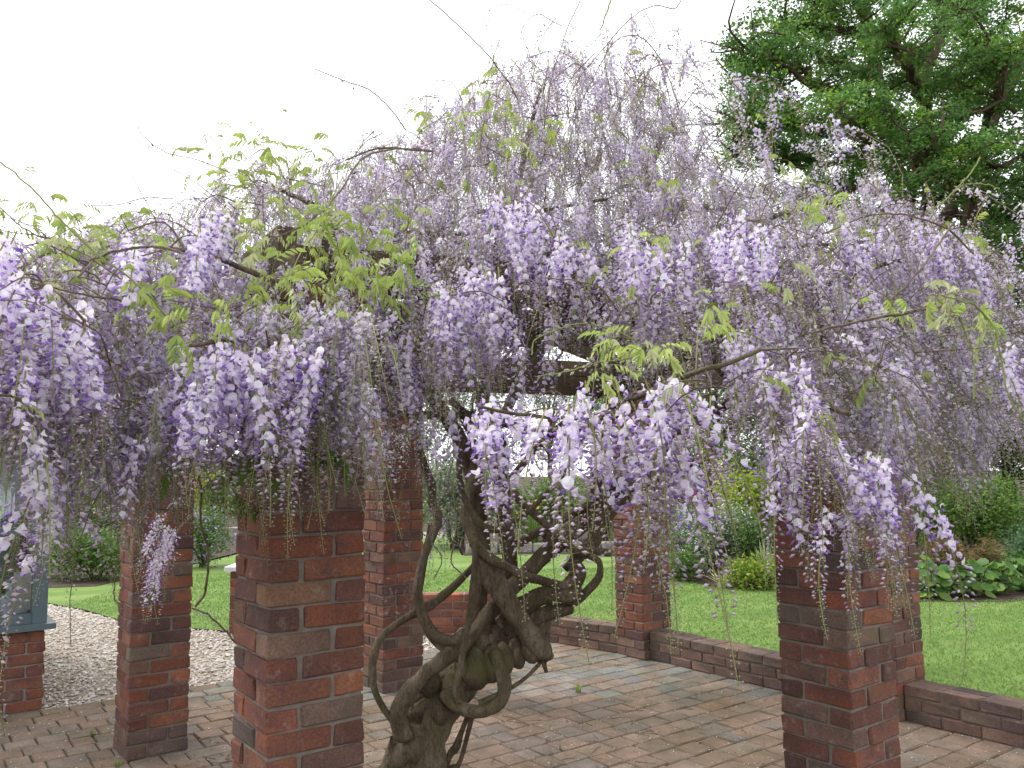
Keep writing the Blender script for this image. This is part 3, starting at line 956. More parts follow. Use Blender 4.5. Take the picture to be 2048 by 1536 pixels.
# middle bed
shrub('variegated_shrub', at(905, 17.3), 1.5, .9, 1.9, GRS + GRS + [(.36, .38, .25)], .07, 15000, 'large pale variegated shrub seen between the back left pillar and the trunk', lobes=14)
shrub('garden_shrub', at(760, 18.0), 1.2, .9, 1.6, GR, .08, 4000, 'green bush behind the back left pillar')
shrub('garden_shrub', at(1085, 18.8), 1.1, .8, 1.5, GR + [(.16, .27, .05)], .08, 6000, 'fresh green bush right of the upright stems')
shrub('variegated_shrub', at(1205, 17.2), .9, .6, 1.6, GRS + GRY, .07, 5000, 'speckled pale shrub just left of the far pillar', flowers=([(.5, .3, .5)], 60, .08))
def strap_clump(name, base, n, h, spread, cols, w, label, cat='plant', tipcols=None, ntip=0):
    t = empty(name, (base[0], base[1], 0)); tag(t, label, cat)
    a = Acc()
    for i in range(n):
        an = random.uniform(0, 6.28); r0 = random.uniform(0, spread * .3); lean = random.uniform(.1, 1) * spread
        hh = h * random.uniform(.6, 1.05)
        q0 = np.array([r0 * math.cos(an), r0 * math.sin(an), 0]); dirv = np.array([math.cos(an), math.sin(an), 0]); sd_ = np.array([-math.sin(an), math.cos(an), 0])
        pts = [q0 + dirv * lean * f ** 1.6 + np.array([0, 0, hh * (f - .35 * f * f * (lean / max(spread, 1e-3)))]) for f in (0, .35, .7, 1)]
        ws = [w, w * .9, w * .6, w * .05]
        V = []
        for p_, w_ in zip(pts, ws): V += [p_ - sd_ * w_, p_ + sd_ * w_]
        F = [[0, 1, 3, 2], [2, 3, 5, 4], [4, 5, 7, 6]]
        c = np.array(random.choice(cols)) * random.uniform(.8, 1.2)
        a.add(V, F, c)
    a.obj('leaves', M_LEAF, t)
    if ntip:
        p = np.stack([rng.normal(0, spread * .5, ntip), rng.normal(0, spread * .5, ntip), h * rng.uniform(.75, 1.02, ntip)], 1)
        V, F, C = leaf_quads(p, .07, .3, pick(tipcols, ntip), 1.2)
        mobj('flowers', make_mesh('flowers', V, F, M_LEAF, C), t)
    return t
strap_clump('iris_clump', at(1060, 17.0), 90, .95, .35, [(.14, .26, .05), (.22, .33, .07)], .014, 'upright iris clump with yellow orange flowers behind the trunk', tipcols=[(.75, .45, .08), (.8, .6, .15)], ntip=26)
strap_clump('iris_clump', at(1130, 17.3), 70, .9, .35, [(.10, .22, .05), (.16, .28, .05)], .014, 'upright green strap leaved clump right of the yellow irises')
WF = [(.78, .80, .84), (.68, .72, .78)]
# far tree trunk and shrubs between P4 and P5
shrub('flowering_shrub', at(1365, 15.5), .55, .5, 1.75, [(.22, .2, .16), (.3, .26, .22)], .05, 2500, 'pale shrub covered in whitish pink blossom behind the border', flowers=([(.62, .52, .52), (.70, .62, .60)], 2600, .06))
shrub('flowering_shrub', at(1455, 15.8), .5, .5, 1.6, [(.22, .2, .16), (.3, .26, .22)], .05, 1500, 'whitish blossoming bush beside the dark post in the border', flowers=([(.62, .52, .52), (.70, .62, .60)], 1500, .06))
shrub('golden_shrub', at(1487, 14.2), .62, .5, 1.5, GRY, .08, 5200, 'bright yellow green shrub left of the large right pillar', lobes=12, z0=.85)
shrub('white_flowered_plant', at(1415, 12.9), .62, .5, .98, GRS + [(.12, .2, .06)], .05, 7500, 'white flowered silvery bush in the middle of the border', flowers=(WF, 1500, .032), lobes=12)
shrub('white_flowered_plant', at(1362, 12.3), .35, .35, .62, GR + GRS, .05, 2600, 'small white flowered plant right beside the far pillar', flowers=(WF, 360, .03))
shrub('garden_shrub', at(1350, 11.9), .3, .3, .36, GR, .05, 1800, 'low green cushion plant at the foot of the far pillar by the lawn')
shrub('garden_shrub', at(1490, 12.3), .35, .3, .8, GRD + GR, .05, 2400, 'dark green perennial behind the spiky yucca')
strap_clump('flower_spikes', at(1515, 11.9), 90, .62, .22, [(.36, .42, .20), (.45, .50, .28), (.28, .36, .16)], .012, 'pale cream flower spikes beside the large right pillar')
strap_clump('bluish_strap_plant', at(1345, 12.9), 30, .7, .4, [(.20, .30, .27), (.14, .24, .2)], .02, 'blue green strap leaved plant near the far pillar')
t = strap_clump('yucca', gx(1448, 1176), 34, .34, .40, [(.48, .44, .24), (.36, .38, .16), (.55, .50, .32)], .016, 'spiky yellow striped yucca at the edge of the lawn')
shrub('golden_shrub', gx(1508, 1178), .32, .25, .32, GRY + [(.16, .28, .05)], .06, 1700, 'low yellow green shrub at the lawn edge beside the large right pillar')
t = empty('allium', (*at(1376, 13.2), 0)); tag(t, 'round magenta allium head rising above the border plants', 'flower')
V, F = tube([(0, 0, 0), (.01, 0, 1.12)], .008, 5); mobj('stalk', make_mesh('stalk', V, F, M_LEAF, np.tile((.12, .22, .05), (len(V), 1))), t)
d = rng.normal(0, 1, (260, 3)); d /= np.linalg.norm(d, axis=1)[:, None]
V, F, C = leaf_quads(d * .1 + np.array([.01, 0, 1.15]), .04, .2, pick([(.42, .04, .30), (.5, .07, .38)], 260), 2); mobj('flower_head', make_mesh('flower_head', V, F, M_LEAF, C), t)
V, F = tube([(0, 0, 0), (.02, 0, 2.6)], .045, 8)
o = mobj('wooden_post', make_mesh('wooden_post', V, F, M_OAKBARK), None, (*at(1412, 15.0), 0)); tag(o, 'dark wooden post standing in the border between blossoming shrubs', 'post')
shrub('garden_shrub', at(1395, 19), 1.6, 1.0, 2.2, GR + GRD, .1, 6500, 'broad green bush at the back of the border between the far and right pillars')

shrub('garden_shrub', at(1500, 17), 1.5, .9, 2.1, GR + GRD, .09, 7000, 'tall dark green shrub behind the golden one')
shrub('garden_shrub', at(1290, 21), 1.8, 1.0, 2.2, GR, .1, 6000, 'broad green hedge bush behind the far pillar')

# right bed
def bergenia(base, k, label):
    t = empty('bergenia_plant', (base[0], base[1], 0)); tag(t, label, 'plant', 'broad leaved plants along the lawn edge')
    a = Acc()
    for i in range(k):
        an = random.uniform(0, 6.28); r = random.uniform(.02, .30); z = random.uniform(.03, .40)
        c0 = np.array([r * math.cos(an), r * math.sin(an) * .8, z])
        s = random.uniform(.05, .085)
        tilt = random.uniform(.2, 1.0)
        n_ = np.array([math.cos(an) * tilt, math.sin(an) * tilt - .3, 1.0]); n_ /= np.linalg.norm(n_)
        u_ = np.cross(n_, [0.3, .1, .9]); u_ /= np.linalg.norm(u_); w_ = np.cross(n_, u_)
        V = [c0 + n_ * -.012]
        for q in range(8):
            b_ = q / 8 * 6.283
            V.append(c0 + u_ * math.cos(b_) * s + w_ * math.sin(b_) * s * .85 + n_ * random.uniform(-.008, .014))
        F = [[0, 1 + q, 1 + (q + 1) % 8] for q in range(8)]
        col = np.array(random.choice([(.10, .22, .045), (.14, .27, .05), (.07, .15, .04), (.22, .34, .08), (.09, .19, .05)])) * random.uniform(.65, 1.2)
        a.add(V, F, col)
        V, F = tube([(c0[0] * .3, c0[1] * .3, 0), tuple(c0 - n_ * .012)], .004, 4, cap=False)
        a.add(V, F, (.12, .16, .04))
    a.obj('leaves', M_LEAF, t)
BERG = ['leftmost front plant of the broad leaved row, beside the pillar', 'front plant, second from the pillar, in the broad leaved row', 'front plant, third from the pillar, in the broad leaved row', 'front plant, fourth from the pillar, in the broad leaved row', 'front plant at the right frame edge in the broad leaved row', 'back plant nearest the rusty conifer in the broad leaved row', 'back plant below the middle of the rusty conifer', 'back plant below the right end of the rusty conifer', 'back plant in front of the blue green low shrub', 'rightmost broad leaved plant, cut by the frame edge', 'back plant closest to the half hidden pillar', 'rearmost broad leaved plant at the far right']
i = 0
for (u_, v_) in [(1862, 1198), (1905, 1196), (1950, 1194), (1996, 1190), (2042, 1184), (1880, 1172), (1925, 1168), (1975, 1165), (2025, 1160), (2075, 1176), (1850, 1178), (2060, 1150)]:
    bergenia(gx(u_, v_), 38, BERG[i]); i += 1
def rust_conifer():
    base = at(1905, 10.9)
    t = empty('juniper', (base[0], base[1], 0)); tag(t, 'low spreading rusty brown and green conifer behind the broad leaved plants', 'conifer')
    a = Acc(); f = Acc()
    for i in range(46):
        an = random.uniform(0, 6.28); L = random.uniform(.45, .8); el = random.uniform(.25, .95)
        e = np.array([math.cos(an) * L * math.cos(el), math.sin(an) * L * math.cos(el) * .7, .15 + L * math.sin(el)])
        pth = spline([(0, 0, .08), e * .55 + np.array([0, 0, .08]), e], 6)
        V, F = tube(pth, np.linspace(.012, .003, 6), 4); a.add(V, F)
        n_ = 70
        s = rng.uniform(.25, 1, n_)
        c = np.array([pth[int(x * 5)] for x in s]) + rng.normal(0, .045, (n_, 3))
        V, F, C = leaf_quads(c, .075, .2, pick([(.24, .15, .07), (.30, .19, .09), (.14, .15, .05), (.20, .16, .07)], n_), 5)
        f.add(V, F, C)
    a.obj('stems', M_OAKBARK, t); f.obj('foliage', M_LEAF, t)
rust_conifer()
shrub('garden_shrub', at(1930, 12.8), 1.05, .8, 1.42, GR + [(.16, .27, .04)], .06, 11000, 'bright mid green shrub behind the rusty conifer', lobes=14)
shrub('garden_shrub', at(2060, 11.6), .6, .5, .78, [(.10, .20, .09), (.13, .24, .12), (.08, .15, .07)], .05, 3500, 'blue green low shrub at the right edge of the frame')
shrub('garden_shrub', at(1800, 13.5), .8, .6, 1.5, GR + GRD, .06, 3500, 'green shrub behind the half hidden right pillar')

# ------------------------------------------------------------------ background trees
tree('broadleaf_tree', at(120, 30), 4.0, 2.6, GR, .14, 9000, 'rounded green tree behind the conservatory corner')
tree('broadleaf_tree', at(330, 34), 3.4, 2.4, GR, .15, 7000, 'green tree beyond the slender left pillar')
tree('broadleaf_tree', at(470, 36), 2.6, 2.4, GR + GRD, .15, 6000, 'low green tree beyond the golden bush', crown_lo=.15)
tree('broadleaf_tree', at(700, 34), 4.5, 3.2, GR, .16, 8000, 'green tree beyond the back left pillar')
tree('grey_leaved_tree', at(940, 32), 5.4, 2.6, GRS, .12, 5200, 'sparse grey green tree beyond the trunk')
tree('grey_leaved_tree', at(1100, 36), 5.6, 2.6, GRS, .12, 4200, 'thin grey tree with sky showing through between the twisted stems')
tree('broadleaf_tree', at(1250, 30), 5.0, 2.6, GR, .14, 6000, 'green tree beyond the far pillar')
tree('broadleaf_tree', at(1440, 24), 5.2, 2.6, GR, .12, 9000, 'green tree above the blossoming border shrubs')
tree('broadleaf_tree', at(1660, 22), 6.0, 2.6, GR + GRD, .12, 9000, 'dark green tree behind the large right pillar')
tree('evergreen_tree', at(2010, 19.5), 8.6, 2.3, GRD + GRD + GR, .10, 34000, 'dense dark evergreen behind the right border', crown_lo=.02, lobes=26)
tree('evergreen_tree', at(1800, 20), 6.4, 2.2, GRD + GR, .11, 17000, 'dark evergreen below the oak crown', crown_lo=.02, lobes=20)
tree('evergreen_tree', at(2170, 17.5), 10.5, 2.2, GRD + GR, .11, 20000, 'tall green tree at the right edge of the frame', crown_lo=.02, lobes=20)

# ------------------------------------------------------------------ the oak
def oak():
    Yo = 17.0
    bx, by = at(1850, Yo)
    t = empty('oak_tree', (bx, by, 0)); tag(t, 'large spreading oak with fresh green leaves at the top right', 'tree')
    org = np.array([bx, by, 0.0])
    wood = Acc(); nodes = []
    def limb(pts, r0, r1, seg=7, n=14, w=wood):
        q = spline(pts, n)
        q[1:-1] += rng.normal(0, .07, (n - 2, 3))
        rad = np.linspace(r0, r1, n)
        V, F = tube(q, rad, seg); w.add(V - org, F)
        return q, rad
    def Q(u, v, dy=0): return P(u, v, Yo + dy)
    trunks = [
        ([(bx, by, 0), Q(1830, 700), Q(1815, 480), Q(1800, 350), Q(1775, 230), Q(1745, 100), Q(1720, -60)], .27, .07),
        ([(bx + .2, by, 0), Q(1850, 600), Q(1862, 430), Q(1850, 320), Q(1845, 200), Q(1870, 60), Q(1880, -120)], .22, .06),
        ([(bx + .9, by, 0), Q(1935, 600), Q(1945, 400), Q(1965, 290), Q(2010, 180), Q(2060, 60)], .24, .09),
    ]
    prim = []
    for pts, a, b in trunks:
        q, r = limb(pts, a, b, 8, 20); prim.append((q, r))
    limbs = [
        [Q(1775, 240), Q(1720, 190, -1), Q(1620, 165, -1.5), Q(1545, 120, -2), Q(1475, 112, -2)],
        [Q(1745, 100), Q(1690, 60, -1), Q(1610, 50, -1), Q(1560, 30, -1)],
        [Q(1760, 150), Q(1690, 130, 1), Q(1620, 90, 1.5), Q(1570, 60, 1.5)],
        [Q(1790, 300), Q(1700, 270, -1), Q(1600, 245, -1.5), Q(1520, 260, -2), Q(1465, 282, -2)],
        [Q(1800, 340), Q(1720, 320, 1), Q(1640, 330, 1), Q(1560, 335, 1), Q(1510, 320, 1)],
        [Q(1812, 420), Q(1740, 385, -1), Q(1660, 370, -1), Q(1590, 400, -1)],
        [Q(1820, 470), Q(1760, 440, 1), Q(1690, 430, 1), Q(1630, 440, 1)],
        [Q(1720, -40), Q(1680, -90), Q(1620, -60, 1), Q(1640, -110, 1)],
        [Q(1850, 300), Q(1900, 240, -1.5), Q(1980, 215, -2), Q(2070, 200, -2)],
        [Q(1850, 320), Q(1900, 260, 1), Q(1960, 190, 1.5), Q(2060, 130, 1.5)],
        [Q(1848, 220), Q(1890, 150, -1), Q(1960, 110, -1.5), Q(2050, 90, -1.5)],
        [Q(1870, 60), Q(1930, 20, 1), Q(2000, -20, 1), Q(2080, -40, 1)],
        [Q(1862, 400), Q(1930, 360, -1), Q(2000, 330, -2), Q(2080, 320, -2)],
        [Q(1862, 440), Q(1910, 420, 1), Q(1980, 440, 1.5), Q(2060, 430, 1.5)],
        [Q(1850, 500), Q(1910, 490, -1), Q(1980, 500, -1.5), Q(2060, 520, -1.5)],
        [Q(1800, 350), Q(1770, 300, -2), Q(1730, 260, -3), Q(1690, 250, -3.5)],
        [Q(1845, 200), Q(1820, 140, -2), Q(1790, 100, -3), Q(1760, 60, -3)],
        [Q(1845, 240), Q(1850, 180, 2), Q(1830, 120, 3), Q(1800, 80, 3)],
        [Q(1880, 0), Q(1850, -60, -1), Q(1800, -90, -1.5), Q(1760, -120, -1)],
        [Q(1860, 380), Q(1840, 340, -2.5), Q(1850, 300, -3.5), Q(1880, 270, -4)],
        [Q(1740, 60), Q(1700, 0, -1), Q(1650, -20, -1), Q(1600, 0, -1)],
        [Q(1965, 290), Q(1990, 220, -2), Q(2000, 150, -3), Q(1980, 80, -3)],
        [Q(2010, 180), Q(1960, 120, 1), Q(1930, 60, 2), Q(1940, 0, 2)],
        [Q(1945, 400), Q(1900, 360, -2), Q(1850, 350, -3), Q(1800, 380, -3.5)],
        [Q(1640, 330, 1), Q(1560, 300, .5), Q(1510, 285, .5), Q(1468, 305, .5)],
        [Q(1600, 245, -1.5), Q(1550, 235, -2), Q(1510, 235, -2), Q(1480, 262, -2)],
        [Q(1640, 165, -1), Q(1590, 130, -1), Q(1530, 160, -1), Q(1500, 150, -1)],
        [Q(1780, 250), Q(1740, 240, 2), Q(1690, 200, 3), Q(1660, 190, 3)],
    ]
    twigs = Acc(); ends = []
    for L in limbs:
        q, r = limb(L, .105, .028, 6, 14)
        for m in range(12):
            i = rng.integers(3, 14)
            s = q[min(i, 13)]
            dirv = rng.normal(0, 1, 3); dirv[2] = dirv[2] * .35 + .22
            dirv /= np.linalg.norm(dirv)
            ln = rng.uniform(.5, 1.35)
            e = s + dirv * ln
            b = spline([s, (s + e) / 2 + rng.normal(0, .1, 3), e], 6)
            V, F = tube(b, np.linspace(.03, .011, 6), 4, cap=False); twigs.add(V - org, F)
            for k in range(6):
                j = rng.integers(1, 6)
                d2 = rng.normal(0, 1, 3); d2[2] = d2[2] * .3 + .2; d2 /= np.linalg.norm(d2)
                e2 = b[j] + d2 * rng.uniform(.2, .55)
                V, F = tube(spline([b[j], (b[j] + e2) / 2 + rng.normal(0, .04, 3), e2], 4), np.linspace(.011, .005, 4), 3, cap=False); twigs.add(V - org, F)
                ends += [e2, (b[j] * .45 + e2 * .55)]
    wood.obj('trunk', M_OAKBARK, t)
    twigs.obj('twigs', M_OAKBARK, t)
    ends = np.array(ends) - org
    print('oak clumps', len(ends))
    pe = proj(ends + org); ends = ends[(rng.random(len(ends)) < .9) & (pe[:, 0] > 1436 + rng.uniform(0, 25, len(ends)))]
    k = 38
    n = len(ends) * k
    c = np.repeat(ends, k, 0) + rng.normal(0, 1, (n, 3)) * np.array([.105, .105, .06])
    tint = np.repeat(rng.uniform(.7, 1.35, (len(ends), 1)), k, 0)
    yel = np.repeat(rng.random((len(ends), 1)) < .22, k, 0)
    col = pick([(.105, .215, .05), (.13, .25, .055), (.08, .17, .05)], n) * tint
    col = np.where(yel, col * np.array([1.7, 1.45, .9]), col)
    V, F, C = leaf_quads(c, .072, .35, col, 1.7)
    mobj('crown', make_mesh('crown', V, F, M_LEAF, C), t)
oak()

# ------------------------------------------------------------------ the wisteria
TB = P(815, 1600, 3.72); TB[2] = 0
wis = empty('wisteria', (TB[0], TB[1], 0))
tag(wis, 'huge old wisteria with twisted trunk, covering the pergola in hanging lilac blossom', 'wisteria')
WO = np.array([TB[0], TB[1], 0.0])

from mathutils import noise as mnoise
def roughen(V, amp, f=9.0):
    V = np.asarray(V, float)
    out = V.copy()
    for i, p in enumerate(V):
        q = Vector(p * f); q.z *= .5
        out[i] = p + np.array(mnoise.noise_vector(q)) * amp + np.array(mnoise.noise_vector(q * 3.1)) * amp * .4
    return out

def wtube(name, pts, n=24, seg=8, lump=.05, ridge=0.0, twist=0.0, mat=None, jit=0.0):
    """pts rows: (u, v, forward distance, radius in photo px)"""
    q = spline(np.array([(u, v, d, r) for u, v, d, r in pts]), n)
    path = np.array([P(a[0], a[1], a[2]) for a in q])
    if len(q) > 8 and q[:, 3].max() > 11: q[0, 3] *= .5; q[-1, 3] *= .45; q[1, 3] *= .85; q[-2, 3] *= .8
    rad = np.maximum(q[:, 3] * np.interp(q[:, 3], [8, 20], [1.0, .82]), .8) / FPX * q[:, 2]
    if jit: path[1:-1] += rng.normal(0, jit, (n - 2, 3))
    V, F = tube(path, rad, seg, lump=lump, ridge=ridge, twist=twist, ph=random.random() * 6)
    V = roughen(V, min(.014, float(np.max(rad)) * .3))
    return mobj(name, make_mesh(name, V - WO, F, mat or M_BARK, None, True), wis), path

# --- main trunk, swollen and twisted
base = [(812, 1700, 3.70, 62), (815, 1600, 3.72, 66), (825, 1520, 3.72, 55), (850, 1450, 3.72, 42), (885, 1390, 3.74, 42), (930, 1340, 3.76, 44),
        (975, 1300, 3.78, 44), (1020, 1270, 3.80, 38), (1062, 1240, 3.84, 26)]
q = [P(u, v, d) for u, v, d, r in base]
if q[0][2] > 0: base = [(808, 1790, 3.68, 70)] + base
wtube('trunk', base, 80, 36, lump=.045, ridge=.10, twist=9)
# strands coiling round it
bq = spline(np.array(base), 60)
bp = np.array([P(a[0], a[1], a[2]) for a in bq]); br = bq[:, 3] / FPX * bq[:, 2]
for k, (ph, tw, rr, s0, s1) in enumerate([(0.3, 10, .055, 0, 44), (2.2, 12, .045, 6, 56), (3.9, 9, .06, 0, 50), (5.2, 14, .038, 12, 59), (1.2, -9, .034, 10, 52)]):
    seg_ = bp[s0:s1]; rs = br[s0:s1]
    T = np.gradient(seg_, axis=0); T /= np.linalg.norm(T, axis=1)[:, None]
    L = np.concatenate([[0], np.cumsum(np.linalg.norm(np.diff(seg_, axis=0), axis=1))])
    a1 = np.cross(T, [0, 1, 0]); a1 /= np.linalg.norm(a1, axis=1)[:, None]; a2 = np.cross(T, a1)
    an = ph + tw * L
    path = seg_ + (a1 * np.cos(an)[:, None] + a2 * np.sin(an)[:, None]) * (rs * .72)[:, None]
    V, F = tube(path, rr * (1 + .18 * np.sin(L * 26 + k)) * np.linspace(1.1, .8, len(L)), 16, lump=.06, ph=k)
    V = roughen(V, .011)
    mobj('stem', make_mesh('stem', V - WO, F, M_BARK, None, True), wis)
# root flare lobes
for (u0, v0, u1, v1, r0, r1) in [(770, 1720, 790, 1470, 44, 16), (862, 1720, 868, 1400, 34, 22), (820, 1740, 830, 1470, 40, 24), (740, 1760, 775, 1520, 30, 22)]:
    wtube('root_lobe', [(u0, v0, 3.60, r0), ((u0 + u1) / 2 - 6, (v0 + v1) / 2, 3.62, (r0 + r1) / 2 + 4), (u1, v1, 3.66, r1)], 16, 12, lump=.08, ridge=.06, twist=6)
# belly lumps under the crook
# loose dark flakes of dead bark
fl = Acc()
for i in range(90):
    a_ = bq[random.randrange(14, 56)]
    p = P(a_[0] + random.uniform(-1, .2) * a_[3] * .9, a_[1] + random.uniform(-.9, .3) * a_[3], a_[2] - a_[3] / FPX * a_[2] * random.uniform(.5, .95))
    V, F = box((-.5, -.5, -.5), (.5, .5, .5))
    V = V * np.array([random.uniform(.008, .02), .004, random.uniform(.012, .045)]) + rng.normal(0, .0022, (8, 3))
    M_ = np.array(Quaternion((random.gauss(1, .1), random.gauss(0, .25), random.gauss(.1, .35), random.gauss(0, .5))).normalized().to_matrix())
    fl.add(V @ M_.T + p - WO, F)
fl.obj('loose_bark', M_BARK, wis)['kind'] = 'stuff'
